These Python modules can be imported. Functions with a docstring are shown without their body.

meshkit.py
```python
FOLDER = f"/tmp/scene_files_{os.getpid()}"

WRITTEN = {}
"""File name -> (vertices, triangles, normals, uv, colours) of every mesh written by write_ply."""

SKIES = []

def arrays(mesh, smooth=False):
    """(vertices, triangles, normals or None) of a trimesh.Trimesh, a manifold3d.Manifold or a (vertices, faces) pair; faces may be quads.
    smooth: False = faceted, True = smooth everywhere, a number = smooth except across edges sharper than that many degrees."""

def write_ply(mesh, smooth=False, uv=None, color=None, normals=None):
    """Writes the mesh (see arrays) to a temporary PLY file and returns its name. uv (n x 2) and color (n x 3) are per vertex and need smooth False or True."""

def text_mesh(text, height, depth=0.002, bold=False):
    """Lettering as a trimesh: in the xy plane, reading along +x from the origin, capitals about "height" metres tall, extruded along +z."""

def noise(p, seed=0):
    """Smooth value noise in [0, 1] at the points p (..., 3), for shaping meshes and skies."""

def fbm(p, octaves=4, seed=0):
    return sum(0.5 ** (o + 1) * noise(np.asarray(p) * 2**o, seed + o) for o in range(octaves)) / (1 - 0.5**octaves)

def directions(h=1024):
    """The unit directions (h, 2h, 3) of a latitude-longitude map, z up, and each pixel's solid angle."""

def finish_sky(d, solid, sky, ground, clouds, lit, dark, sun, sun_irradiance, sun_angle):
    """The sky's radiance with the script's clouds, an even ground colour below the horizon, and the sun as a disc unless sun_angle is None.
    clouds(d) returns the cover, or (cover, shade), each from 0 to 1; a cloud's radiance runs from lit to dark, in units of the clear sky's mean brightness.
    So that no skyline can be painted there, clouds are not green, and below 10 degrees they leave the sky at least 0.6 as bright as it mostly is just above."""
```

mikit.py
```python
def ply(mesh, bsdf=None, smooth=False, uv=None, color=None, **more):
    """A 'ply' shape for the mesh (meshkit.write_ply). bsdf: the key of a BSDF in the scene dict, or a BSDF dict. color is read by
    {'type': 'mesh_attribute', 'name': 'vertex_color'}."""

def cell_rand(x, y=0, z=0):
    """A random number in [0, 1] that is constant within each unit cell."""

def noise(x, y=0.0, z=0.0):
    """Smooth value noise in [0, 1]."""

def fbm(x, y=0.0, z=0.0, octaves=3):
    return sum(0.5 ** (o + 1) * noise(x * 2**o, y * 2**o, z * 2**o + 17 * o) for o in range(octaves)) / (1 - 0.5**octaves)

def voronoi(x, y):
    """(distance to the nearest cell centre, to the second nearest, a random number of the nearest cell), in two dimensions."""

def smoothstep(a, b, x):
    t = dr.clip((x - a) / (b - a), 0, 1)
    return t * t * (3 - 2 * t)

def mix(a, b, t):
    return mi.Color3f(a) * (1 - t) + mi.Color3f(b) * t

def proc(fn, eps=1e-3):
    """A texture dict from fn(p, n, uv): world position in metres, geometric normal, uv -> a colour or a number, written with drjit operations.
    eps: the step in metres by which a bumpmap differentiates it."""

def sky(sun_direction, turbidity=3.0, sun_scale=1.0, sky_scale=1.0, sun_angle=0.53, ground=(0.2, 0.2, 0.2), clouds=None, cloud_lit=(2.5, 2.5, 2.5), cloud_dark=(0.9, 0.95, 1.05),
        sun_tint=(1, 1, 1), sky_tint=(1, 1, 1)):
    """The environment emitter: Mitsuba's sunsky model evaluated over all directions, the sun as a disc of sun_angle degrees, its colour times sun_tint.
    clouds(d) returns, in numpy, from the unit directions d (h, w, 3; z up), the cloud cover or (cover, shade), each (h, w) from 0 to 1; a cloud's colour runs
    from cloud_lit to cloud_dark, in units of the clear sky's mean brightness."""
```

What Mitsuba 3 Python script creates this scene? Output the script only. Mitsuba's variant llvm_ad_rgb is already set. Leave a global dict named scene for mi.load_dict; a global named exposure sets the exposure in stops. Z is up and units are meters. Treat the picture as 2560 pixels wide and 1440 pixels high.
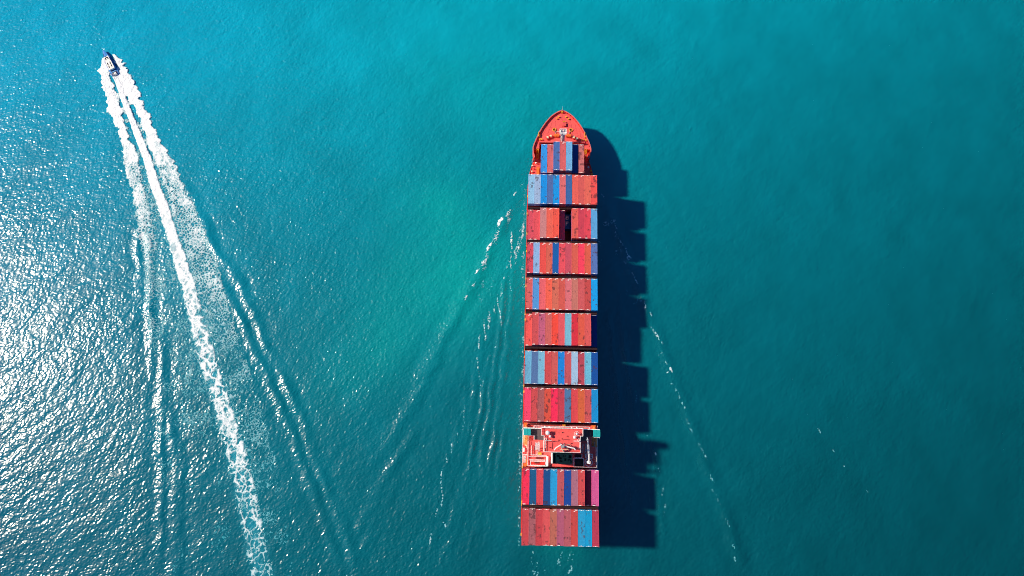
import math, random
import numpy as np, trimesh
import drjit as dr
import mitsuba as mi
import mikit, meshkit
from shapely.geometry import Polygon, box as sbox
from scipy.ndimage import map_coordinates, gaussian_filter
from scipy.spatial import cKDTree

random.seed(7)
rng = np.random.default_rng(11)
T = mi.ScalarTransform4f
scene, labels = {}, {}

# ---------------------------------------------------------------- camera, sky, exposure
CAM_H = 273.8
FOCAL = 1700.0 / 2560.0          # focal length over picture width
RIGHT = np.array([0.99948314, 0.02316559, -0.02228923])
UP = np.array([-0.01768578, 0.97522424, 0.22051053])
FWD = np.array([-0.02684525, 0.22000235, -0.97512989])
EYE = np.array([0.0, 0.0, CAM_H])
scene['camera'] = {
    'type': 'perspective', 'fov': math.degrees(2 * math.atan(0.5 / FOCAL)), 'fov_axis': 'x',
    'near_clip': 1.0, 'far_clip': 30000.0,
    'to_world': T().look_at(origin=EYE.tolist(), target=(EYE + FWD).tolist(), up=UP.tolist())}
SUN = np.array([-1.06, 0.14, 1.0])
scene['sky'] = mikit.sky(SUN.tolist(), turbidity=3, ground=(0.02, 0.09, 0.10), sun_tint=(0.97, 1.0, 1.07), sky_tint=(0.62, 0.88, 1.15), sky_scale=0.62, sun_angle=3.2)
exposure = 2.0


def at(u, v, z=0.0):
    """The point at height z that was measured at (u, v) in the survey picture of 2560 x 1440."""
    d = FWD + (u - 1280) / 1700.0 * RIGHT - (v - 720) / 1700.0 * UP
    return EYE + (CAM_H - z) / -d[2] * d


def line(pts, z=0.0):
    return np.array([at(u, v, z)[:2] for u, v in pts])


# ---------------------------------------------------------------- materials
def lin(c):
    c = np.asarray(c, float) / 255.0
    return np.where(c <= 0.04045, c / 12.92, ((c + 0.055) / 1.055) ** 2.4)


ALB = 0.74


def paint(c, k=ALB):
    """Surface colour of a paint that shows as the picture value c in full sun."""
    return np.clip(lin(c) * k, 0.002, 0.85).tolist()


def mat(name, color, rough=0.5, metal=0.0, spec=0.4, **kw):
    scene[name] = {'type': 'twosided', 'bsdf': {'type': 'principled', 'base_color': {'type': 'rgb', 'value': list(color)}, 'roughness': rough,
                                               'metallic': metal, 'specular': spec, **kw}}


def worn(c, amount=0.35, scale=0.35):
    """A painted deck colour with scuffs, patches and faint plate seams of its own."""
    c = np.asarray(c, float)

    def fn(p, n, uv):
        a = mikit.fbm(p.x * scale, p.y * scale, p.z * scale, 4)
        b = mikit.fbm(p.x * 2.3 + 9, p.y * 1.7, p.z * 2.0, 3)
        w = 1.0 - amount * (0.75 * mikit.smoothstep(0.42, 0.75, a) + 0.55 * mikit.smoothstep(0.55, 0.78, b))
        return mi.Color3f(c.tolist()) * w
    return mikit.proc(fn)


def mat_worn(name, color, rough=0.5, amount=0.35, scale=0.35, spec=0.4):
    scene[name] = {'type': 'twosided', 'bsdf': {'type': 'principled', 'base_color': worn(color, amount, scale), 'roughness': rough, 'specular': spec}}


mat_worn('m_deck_red', paint((255, 100, 98), 0.80), 0.6, 0.22)
mat_worn('m_hull_red', paint((250, 62, 52)), 0.45, 0.25)
mat('m_dark_red', (0.16, 0.018, 0.02), 0.6)
mat('m_lashing', (0.028, 0.012, 0.016), 0.7, spec=0.2)
mat_worn('m_white', (0.80, 0.80, 0.80), 0.4, 0.10, 0.8)
mat('m_cream', (0.72, 0.62, 0.42), 0.5)
mat('m_yellow', (0.75, 0.36, 0.03), 0.5)
mat('m_orange', (0.78, 0.16, 0.03), 0.5)
mat('m_lifeboat', (0.75, 0.24, 0.08), 0.35)
mat('m_teal', paint((0, 172, 176), 0.8), 0.7)
mat('m_dark', (0.012, 0.014, 0.018), 0.7)
mat_worn('m_funnel', (0.002, 0.016, 0.026), 0.8, 0.5, 0.5, spec=0.08)
mat('m_grey', (0.28, 0.29, 0.31), 0.5)
mat('m_deck_brown', (0.085, 0.055, 0.062), 0.7)
mat('m_glass', (0.01, 0.014, 0.02), 0.08, spec=0.6)
mat('m_boat_blue', (0.005, 0.075, 0.42), 0.25, spec=0.5)
mat('m_boat_deck', (0.012, 0.21, 0.62), 0.5)
mat('m_boat_white', (0.82, 0.82, 0.80), 0.3)
mat('m_boat_navy', (0.006, 0.012, 0.10), 0.5)


# foam: white where thick, the pale blue-green of aerated water where it thins out
scene['m_foam'] = {'type': 'twosided', 'bsdf': {'type': 'diffuse', 'reflectance': {'type': 'mesh_attribute', 'name': 'vertex_color'}}}
FOAM_THIN, FOAM_THICK = np.array([0.03, 0.30, 0.38]), np.array([0.86, 0.91, 0.94])

# container paint: a flat colour per container, with rust and dirt blotches of their own shape blended over
CX = 11.98                       # the ship's centre line
PITCH = 2.46
X0 = CX - 13.515


def stain(p, n, uv):
    k = mikit.cell_rand(dr.floor((p.x - X0 + 0.011) / PITCH), dr.floor((p.y + 200.0) / 13.83), 5.0)
    k2 = mikit.cell_rand(dr.floor((p.x - X0 + 0.011) / PITCH), dr.floor((p.y + 200.0) / 13.83), 9.0)
    blot = mikit.fbm(p.x * 1.15 + 31 * k, p.y * 0.85 + 17 * k, 3.0, 3)
    where = mikit.noise(p.x * 0.25 + 7 * k, p.y * 0.16 + 90 * k2, 1.5)
    big = mikit.smoothstep(0.655, 0.70, blot * 0.78 + 0.26 * where * k2 + 0.05 * k)
    fleck = mikit.smoothstep(0.86, 0.91, mikit.noise(p.x * 3.2, p.y * 3.0, 8.0 * k)) * mikit.smoothstep(0.45, 0.7, where)
    soft = mikit.fbm(p.x * 0.8, p.y * 0.35, p.z * 0.5, 3) * mikit.fbm(p.x * 6.0, p.y * 1.2, p.z, 2)
    return dr.clip(0.66 * big + 0.45 * fleck + 0.17 * mikit.smoothstep(0.22, 0.5, soft), 0.0, 0.7)


def dirt(p, n, uv):
    a = mikit.noise(p.x * 0.7, p.y * 0.5, p.z)
    return mikit.mix((0.10, 0.035, 0.04), (0.045, 0.035, 0.05), a)


scene['m_container'] = {'type': 'twosided', 'bsdf': {
    'type': 'blendbsdf', 'weight': mikit.proc(stain),
    'a': {'type': 'principled', 'base_color': {'type': 'mesh_attribute', 'name': 'vertex_color'}, 'roughness': 0.5, 'specular': 0.35},
    'b': {'type': 'diffuse', 'reflectance': mikit.proc(dirt)}}}

# ---------------------------------------------------------------- naming helpers
taken = {}


def numbered(name):
    n = taken.get(name, -1) + 1
    taken[name] = n
    return name if n == 0 else f'{name}_{n:03d}'


def tag(key, label=None, category=None, group=None, kind=None):
    d = labels.setdefault(key, {})
    for k, v in (('label', label), ('category', category), ('group', group), ('kind', kind)):
        if v:
            d[k] = v
    return key


def thing(name, label, category, group=None):
    return tag(numbered(name), label, category, group)


def part(parent, name, mesh, bsdf, smooth=False, label=None, **kw):
    key = numbered(f'{parent}__{name}')
    if isinstance(mesh, (list, tuple)) and not isinstance(mesh[0], np.ndarray):
        mesh = trimesh.util.concatenate(mesh)
    scene[key] = mikit.ply(mesh, bsdf, smooth=smooth, **kw)
    if label:
        tag(key, label)
    return key


# ---------------------------------------------------------------- shape helpers
BOXF = np.array([[0, 2, 1], [0, 3, 2], [4, 5, 6], [4, 6, 7], [0, 1, 5], [0, 5, 4], [1, 2, 6], [1, 6, 5], [2, 3, 7], [2, 7, 6], [3, 0, 4], [3, 4, 7]])


def box(x0, x1, y0, y1, z0, z1):
    v = np.array([[x0, y0, z0], [x1, y0, z0], [x1, y1, z0], [x0, y1, z0], [x0, y0, z1], [x1, y0, z1], [x1, y1, z1], [x0, y1, z1]], float)
    return trimesh.Trimesh(v, BOXF, process=False)


def bar(p, q, w, h=None):
    """A square bar from p to q."""
    p, q = np.asarray(p, float), np.asarray(q, float)
    h = h or w
    d = q - p
    L = np.linalg.norm(d)
    d = d / L
    up = np.array([0, 0, 1.0]) if abs(d[2]) < 0.95 else np.array([0, 1.0, 0])
    a = np.cross(d, up)
    a /= np.linalg.norm(a)
    b = np.cross(a, d)
    m = box(-w / 2, w / 2, -h / 2, h / 2, 0, L)
    M = np.eye(4)
    M[:3, 0], M[:3, 1], M[:3, 2], M[:3, 3] = a, b, d, p
    m.apply_transform(M)
    if np.linalg.det(M[:3, :3]) < 0:
        m.invert()
    return m


def rod(p, q, r, r2=None, n=12):
    p, q = np.asarray(p, float), np.asarray(q, float)
    r2 = r if r2 is None else r2
    L = np.linalg.norm(q - p)
    a = np.linspace(0, 2 * np.pi, n, endpoint=False)
    v = np.vstack([np.c_[r * np.cos(a), r * np.sin(a), a * 0], np.c_[r2 * np.cos(a), r2 * np.sin(a), a * 0 + L], [[0, 0, 0], [0, 0, L]]])
    i = np.arange(n)
    j = (i + 1) % n
    f = np.vstack([np.c_[i, j, j + n], np.c_[i, j + n, i + n], np.c_[i * 0 + 2 * n, j, i], np.c_[i * 0 + 2 * n + 1, i + n, j + n]])
    m = trimesh.Trimesh(v, f, process=False)
    m.apply_transform(trimesh.geometry.align_vectors([0, 0, 1], (q - p) / L))
    m.apply_translation(p)
    return m


def ring(c, R, r, n=20, k=8, axis=(0, 0, 1)):
    m = trimesh.creation.torus(R, r, major_sections=n, minor_sections=k)
    m.apply_transform(trimesh.geometry.align_vectors([0, 0, 1], axis))
    m.apply_translation(c)
    return m


def ball(c, r, sub=2):
    m = trimesh.creation.icosphere(sub, r)
    m.apply_translation(c)
    return m


def slab(poly, z0, z1):
    parts = []
    for g in getattr(poly, 'geoms', [poly]):
        m = trimesh.creation.extrude_polygon(g, z1 - z0, engine='earcut')
        m.apply_translation([0, 0, z0])
        parts.append(m)
    return trimesh.util.concatenate(parts)


def rail(pts, z, h=1.05, post=1.6, w=0.11, closed=False):
    """A guard rail along pts at deck height z: top rail, middle rail and posts."""
    pts = [np.asarray(p, float) for p in pts]
    if closed:
        pts = pts + [pts[0]]
    out = []
    for p, q in zip(pts[:-1], pts[1:]):
        L = np.linalg.norm(q - p)
        for zz in (z + h, z + h * 0.5):
            out.append(bar([*p, zz], [*q, zz], w))
        n = max(1, int(round(L / post)))
        for i in range(n + (0 if closed else 1)):
            c = p + (q - p) * i / n
            out.append(bar([*c, z], [*c, z + h], w * 0.8))
    return trimesh.util.concatenate(out)


# ---------------------------------------------------------------- the sea
GX = np.arange(-282, 252.01, 0.50)
GY = np.arange(-82, 222.01, 0.50)
NX, NY = len(GX), len(GY)


def spectrum_field(shape, dx, seed, lo, hi, theta, spread, power):
    """A random wave field with wavelengths lo..hi running in direction theta (radians), of unit root mean square."""
    r = np.random.default_rng(seed)
    ky = np.fft.fftfreq(shape[0], dx)[:, None]
    kx = np.fft.rfftfreq(shape[1], dx)[None, :]
    k = np.hypot(kx, ky) + 1e-9
    amp = np.where((k > 1 / hi) & (k < 1 / lo), k ** power, 0.0)
    ang = np.arctan2(ky, kx)
    c = np.abs(np.cos(ang - theta))
    amp = amp * (0.12 + c ** spread)
    h = np.fft.irfft2(amp * (r.standard_normal(k.shape) + 1j * r.standard_normal(k.shape)), shape)
    return h / h.std()


SH = (NY + 60, NX + 60)
dx = 0.50
mid = spectrum_field(SH, dx, 3, 2.8, 7.0, math.radians(-48), 2.5, -2.2)
swell = spectrum_field(SH, dx, 4, 9.0, 24.0, math.radians(-58), 5.0, -2.0)
Z = (0.018 * mid + 0.045 * swell)[:NY, :NX]
MX, MY = np.meshgrid(GX, GY)


def poly_dist(px_, py_, P):
    """Signed distance (positive on the right of travel) and arc position along the polyline P."""
    best = np.full(px_.shape, 1e9)
    sd = np.zeros(px_.shape)
    ss = np.zeros(px_.shape)
    s0 = 0.0
    for a, b in zip(P[:-1], P[1:]):
        d = b - a
        L = np.linalg.norm(d)
        t = ((px_ - a[0]) * d[0] + (py_ - a[1]) * d[1]) / L
        tc = np.clip(t, 0, L)
        ex, ey = px_ - a[0] - tc * d[0] / L, py_ - a[1] - tc * d[1] / L
        dist = np.hypot(ex, ey)
        side = np.sign(ex * d[1] - ey * d[0])
        m = dist < best
        best[m] = dist[m]
        sd[m] = (dist * side)[m]
        ss[m] = (s0 + tc)[m]
        s0 += L
    return sd, ss, s0


def crest(pts, amp, width, trough=0.4, ends=0.12):
    """Adds one wave crest along pts (survey picture positions) to the sea, with a trough beside it."""
    P = line(pts)
    x0, y0 = P.min(0) - 6 * width
    x1, y1 = P.max(0) + 6 * width
    i0, i1 = np.searchsorted(GX, [x0, x1])
    j0, j1 = np.searchsorted(GY, [y0, y1])
    if i1 - i0 < 2 or j1 - j0 < 2:
        return
    X, Y = MX[j0:j1, i0:i1], MY[j0:j1, i0:i1]
    d, s, L = poly_dist(X, Y, P)
    env = np.clip(s / (ends * L), 0, 1) * np.clip((L - s) / (ends * L), 0, 1)
    env = env * (0.35 + 1.3 * meshkit.noise(np.stack([X * 0.11, Y * 0.11, X * 0], -1), 3))
    d = d + 1.6 * (meshkit.noise(np.stack([X * 0.16, Y * 0.16, X * 0], -1), 8) - 0.5)
    g = np.exp(-(d / width) ** 2)
    Z[j0:j1, i0:i1] += amp * env * (g - trough * np.exp(-((d - 2.0 * width) / (1.2 * width)) ** 2) - trough * np.exp(-((d + 2.0 * width) / (1.2 * width)) ** 2))


# diverging waves of the speedboat
crest([(343, 560), (346, 620), (350, 690), (352, 760)], 0.24, 1.5)
crest([(372, 560), (374, 650), (377, 760), (379, 860), (377, 960)], 0.34, 1.7)
crest([(403, 800), (405, 900), (407, 1000), (406, 1100), (408, 1200), (404, 1300), (400, 1420)], 0.34, 1.8)
crest([(428, 1000), (432, 1120), (434, 1230), (432, 1330), (431, 1420), (430, 1520)], 0.34, 1.8)
crest([(456, 452), (485, 500), (512, 560), (540, 615)], 0.24, 1.5)
crest([(494, 552), (522, 599), (558, 649), (594, 700), (625, 765), (655, 840), (690, 915)], 0.27, 1.6)
crest([(536, 677), (567, 733), (598, 785), (640, 880), (690, 990), (740, 1110)], 0.24, 1.7)
crest([(690, 900), (722, 975), (760, 1070), (800, 1170), (840, 1280), (880, 1380), (905, 1440)], 0.34, 1.9)
crest([(720, 1050), (760, 1160), (790, 1240), (830, 1350), (850, 1410)], 0.30, 1.9)
crest([(448, 1080), (452, 1180), (452, 1290), (450, 1400), (448, 1500)], 0.22, 1.7)
# bow waves of the ship, port
crest([(1316, 452), (1292, 488), (1268, 535), (1246, 580), (1222, 630), (1196, 685), (1166, 745)], 0.27, 2.0)
crest([(1190, 690), (1150, 765), (1110, 840), (1070, 905), (1030, 965)], 0.31, 2.4)
crest([(1110, 880), (1060, 965), (1010, 1050), (960, 1140)], 0.26, 2.3)
crest([(1050, 1060), (1005, 1130), (960, 1210), (915, 1290), (880, 1360)], 0.26, 2.2)
crest([(1010, 1180), (965, 1260), (920, 1345), (890, 1400)], 0.23, 2.2)
for k, (u, v, n) in enumerate([(1282, 560, 330), (1262, 690, 330), (1236, 760, 330), (1214, 800, 300), (1196, 860, 330), (1170, 960, 300), (1145, 1030, 300), (1120, 1120, 280), (1098, 1200, 220), (1258, 900, 330), (1230, 980, 300), (1290, 640, 330), (1248, 830, 300), (1275, 820, 330), (1210, 930, 300), (1160, 1160, 260), (1185, 1080, 280), (1240, 1090, 260), (1268, 1010, 300), (1140, 1230, 200), (1215, 1160, 240)]):
    crest([(u, v), (u - 10, v + n * 0.3), (u - 26, v + n * 0.65), (u - 48, v + n)], 0.11, 1.0)
# bow waves of the ship, starboard
crest([(1512, 490), (1534, 560), (1562, 625), (1586, 690), (1612, 765), (1642, 838)], 0.27, 2.0)
crest([(1625, 790), (1655, 865), (1690, 950), (1725, 1045), (1760, 1140)], 0.27, 2.2)
crest([(1735, 1070), (1775, 1180), (1805, 1260), (1840, 1370), (1862, 1440)], 0.27, 2.2)
for k, (u, v, n) in enumerate([(1545, 700, 300), (1560, 820, 300), (1578, 900, 300), (1600, 980, 300), (1520, 760, 300), (1535, 900, 300), (1555, 1040, 300), (1632, 1100, 250)]):
    crest([(u, v), (u + 8, v + n * 0.3), (u + 20, v + n * 0.65), (u + 34, v + n)], 0.11, 1.0)


def sea_z(x, y):
    return map_coordinates(Z, [(np.asarray(y) - GY[0]) / dx, (np.asarray(x) - GX[0]) / dx], order=1, mode='nearest')


out = np.array([2, 6, 16, 40, 90, 200, 450, 1000, 2500, 6000, 14000.0])
fx = np.r_[GX[0] - out[::-1], GX, GX[-1] + out]
fy = np.r_[GY[0] - out[::-1], GY, GY[-1] + out]
ZZ = np.zeros((len(fy), len(fx)))
n_o = len(out)
edge = np.clip(np.minimum(np.minimum(MX - GX[0], GX[-1] - MX), np.minimum(MY - GY[0], GY[-1] - MY)) / 6.0, 0, 1)
ZZ[n_o:-n_o, n_o:-n_o] = Z * edge
FX, FY = np.meshgrid(fx, fy)
V = np.stack([FX, FY, ZZ], -1).reshape(-1, 3)
idx = np.arange(len(fx) * len(fy)).reshape(len(fy), len(fx))
a, b, c, d = idx[:-1, :-1].ravel(), idx[:-1, 1:].ravel(), idx[1:, 1:].ravel(), idx[1:, :-1].ravel()
SEA_F = np.vstack([np.c_[a, b, c], np.c_[a, c, d]])

CORE = [(285, 188), (290, 193), (300.4, 218), (308.8, 245), (320, 272), (331.7, 301), (344, 334.6), (356.7, 366), (369, 397), (386, 458), (402.8, 499.4), (416.7, 546.7),
        (430.5, 585.5), (444, 630), (458, 674), (472, 719), (483, 763), (500, 830), (520, 900), (545, 980), (570, 1060), (590, 1130), (608, 1200), (622, 1270), (635, 1340), (648, 1400), (658, 1450), (668, 1500)]
core_w = line(CORE)
core_s = core_w[::3]
if len(core_s) and not np.allclose(core_s[-1], core_w[-1]):
    core_s = np.vstack([core_s, core_w[-1:]])


def sea_color(p, n, uv):
    # water tone with vignette and glint painted in: dark teal south-east, paler north-west, plumes of stirred-up sediment
    deep = 0.274 * dr.exp(0.0048 * (p.y - 170.0) - 0.0026 * (dr.maximum(p.x, -70.0) + 15.0))  # overall tone, carries the painted brightness falloff
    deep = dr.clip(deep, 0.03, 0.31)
    wx = p.x + 40.0 * (mikit.fbm(p.x * 0.018, p.y * 0.018, 1.0, 3) - 0.5)
    wy = p.y + 40.0 * (mikit.fbm(p.x * 0.018, p.y * 0.018, 5.0, 3) - 0.5)
    g1 = dr.exp(-(dr.square((wx + 36.0) / 30.0) + dr.square((wy - 74.0) / 26.0)))
    g2 = dr.exp(-(dr.square((wx + 58.0) / 26.0) + dr.square((wy - 42.0) / 24.0)))
    g3 = dr.exp(-(dr.square((wx + 18.0) / 34.0) + dr.square((wy - 150.0) / 30.0)))
    g4 = dr.exp(-(dr.square((wx - 20.0) / 8.0) + dr.square((wy + 46.0) / 12.0)))
    plume = dr.clip(1.0 * g1 + 0.40 * g2 + 0.40 * g3 + 0.25 * g4, 0.0, 1.0) * (0.55 + 0.9 * mikit.fbm(p.x * 0.05, p.y * 0.05, 2.0, 3))
    mott = mikit.fbm(p.x * 0.10, p.y * 0.07, 9.0, 4) - 0.5
    deep = deep * (1.0 + 0.30 * mott)
    col = mi.Color3f(0.002 * deep, deep, (1.36 + 0.26 * mikit.smoothstep(-30.0, -230.0, p.x)) * deep)  # bluer to the west: sky reflection put into the colour
    col = mikit.mix(col, (0.0012, 0.350, 0.340), dr.clip(0.70 * plume, 0, 1))
    # bubbles under the boat's track
    xc = mi.Float(float(core_s[0][0]))
    for (xa, ya), (xb, yb) in zip(core_s[:-1], core_s[1:]):
        t = dr.clip((p.y - float(ya)) / float(yb - ya), 0, 1)
        xc = dr.select(p.y < float(ya), float(xa) + t * float(xb - xa), xc)
    w = 1.6 + 0.011 * dr.maximum(155.0 - p.y, 0.0) + 1.2 * (mikit.fbm(p.x * 0.3, p.y * 0.3, 8.0, 3) - 0.5)
    e = (p.x - xc) / w
    air = dr.exp(-e * e) * mikit.smoothstep(158.0, 140.0, p.y) * (0.55 + 0.7 * mikit.fbm(p.x * 0.5, p.y * 0.35, 3.0, 3))
    return mikit.mix(col, (0.03, 0.42, 0.58), dr.clip((0.30 + 0.55 * mikit.smoothstep(-70.0, 90.0, p.y)) * air, 0, 0.9))




def ripples(p, n, uv):
    """Height of the wind ripples in metres: short crested wavelets of a few sizes, running in slightly different directions, stronger under gusts."""
    h = mi.Float(0.0)
    wx = p.x + 0.5 * mikit.noise(p.x * 0.45, p.y * 0.45, 2.0)
    wy = p.y + 0.5 * mikit.noise(p.x * 0.45, p.y * 0.45, 6.0)
    for k, (ang, along, across, amp) in enumerate(RIPPLES):
        c, s_ = math.cos(math.radians(ang)), math.sin(math.radians(ang))
        h += amp * mikit.noise((wx * c + wy * s_) / along + 13.7 * k, (wy * c - wx * s_) / across + 5.1 * k, 0.37 + k)
    gust = 0.72 + 0.56 * mikit.fbm(p.x * 0.045, p.y * 0.045, 4.0, 2)
    return h * gust


# (direction of the crests, length along, length across, height)
RIPPLES = [(42, 1.8, 1.0, 0.130), (63, 1.0, 0.62, 0.125), (14, 0.8, 0.5, 0.110), (50, 5.0, 2.3, 0.10)]
scene['m_sea'] = {'type': 'blendbsdf', 'weight': 0.034,
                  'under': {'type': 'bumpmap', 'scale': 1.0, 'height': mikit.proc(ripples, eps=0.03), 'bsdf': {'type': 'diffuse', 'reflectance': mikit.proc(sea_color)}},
                  'gloss': {'type': 'bumpmap', 'scale': 1.0, 'height': mikit.proc(ripples, eps=0.03),
                            'bsdf': {'type': 'roughconductor', 'material': 'none', 'distribution': 'ggx', 'alpha': 0.046}}}
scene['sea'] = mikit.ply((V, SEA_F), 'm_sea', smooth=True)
tag('sea', kind='structure')

# ---------------------------------------------------------------- foam


def rank01(a):
    r = np.empty(a.size)
    r[np.argsort(a, axis=None)] = np.linspace(0, 1, a.size)
    return r.reshape(a.shape)


def lace(X, Y, cell, seed):
    """A network of foam threads: small where X, Y lies on a thread."""
    r = np.random.default_rng(seed)
    x0, x1, y0, y1 = X.min() - 3, X.max() + 3, Y.min() - 3, Y.max() + 3
    n = int((x1 - x0) * (y1 - y0) / cell ** 2)
    pts = np.c_[r.uniform(x0, x1, n), r.uniform(y0, y1, n)]
    wx = X + 1.0 * cell * (meshkit.fbm(np.stack([X / cell, Y / cell, X * 0], -1), 3, seed) - 0.5)
    wy = Y + 1.0 * cell * (meshkit.fbm(np.stack([X / cell, Y / cell, X * 0 + 4], -1), 3, seed + 9) - 0.5)
    dd = cKDTree(pts).query(np.c_[wx.ravel(), wy.ravel()], k=2)[0]
    return (dd[:, 1] - dd[:, 0]).reshape(X.shape)


def foam_sheet(X, Y, cover, pattern, relief, fade=0.22):
    """Foam cells where pattern < cover, a lumpy sheet on the sea: edges dip under the water, inner parts stand up by relief."""
    on = pattern < cover
    full = on[:-1, :-1] & on[1:, :-1] & on[:-1, 1:] & on[1:, 1:]
    full |= (on[:-1, :-1].astype(int) + on[1:, :-1] + on[:-1, 1:] + on[1:, 1:]) >= 2
    jj, ii = np.nonzero(full)
    if len(jj) == 0:
        return None
    n = X.shape[1]
    q = np.c_[jj * n + ii, jj * n + ii + 1, (jj + 1) * n + ii + 1, (jj + 1) * n + ii]
    used, inv = np.unique(q, return_inverse=True)
    inv = inv.reshape(q.shape)
    x, y = X.ravel()[used], Y.ravel()[used]
    soft = gaussian_filter(on.astype(float), 1.2).ravel()[used]
    z = sea_z(x, y) + 0.03 + relief.ravel()[used] * np.clip(soft * 1.6 - 0.5, 0, 1)
    thick = np.clip(((cover - pattern) / fade).ravel()[used], 0, 1) ** 0.8
    return np.c_[x, y, z], np.vstack([inv[:, [0, 1, 2]], inv[:, [0, 2, 3]]]), FOAM_THIN + (FOAM_THICK - FOAM_THIN) * thick[:, None]


def foam_object(key, meshes, label):
    vs, fs, cs, n = [], [], [], 0
    for m in meshes:
        if m is None:
            continue
        vs.append(m[0])
        fs.append(m[1] + n)
        cs.append(m[2])
        n += len(m[0])
    scene[key] = mikit.ply((np.vstack(vs), np.vstack(fs)), 'm_foam', smooth=True, color=np.vstack(cs))
    tag(key, label, 'foam', kind='stuff')


def edge_fn(pts):
    P = line(pts)
    o = np.argsort(P[:, 1])
    return lambda y: np.interp(y, P[o, 1], P[o, 0])


def by_v(vals, u=420):
    """A quantity given at rows of the survey picture, as a function of world y."""
    y = np.array([at(u, v)[1] for v, _ in vals])
    w = np.array([k for _, k in vals])
    o = np.argsort(y)
    return lambda yy: np.interp(yy, y[o], w[o])


xc_f = edge_fn(CORE)
xlo_f = edge_fn([(262, 140), (257.7, 154), (248, 178), (254, 203), (263, 232), (267, 253), (270, 274), (286, 303), (300, 330), (305, 357), (309, 378), (310, 408), (316, 444), (331, 472), (336, 513), (341, 547), (347, 585), (358, 640), (366, 760), (380, 900), (400, 1100), (430, 1440)])
xli_f = edge_fn([(268, 140), (271, 172), (276, 199), (284, 220), (291, 245), (302, 266), (310, 303), (317, 324), (322, 349), (338, 366), (346, 400), (356, 444), (366, 490), (378, 540), (392, 600), (410, 680), (430, 760), (470, 900), (530, 1100), (600, 1440)])
xri_f = edge_fn([(284, 138), (291, 160), (295, 185), (300, 205), (306, 218), (318, 238), (330, 255), (340, 275), (352, 300), (362, 330), (376, 370), (386, 400), (402, 440), (418, 490), (436, 550), (452, 600), (480, 690), (505, 780), (540, 900), (600, 1100), (680, 1440)])
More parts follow.
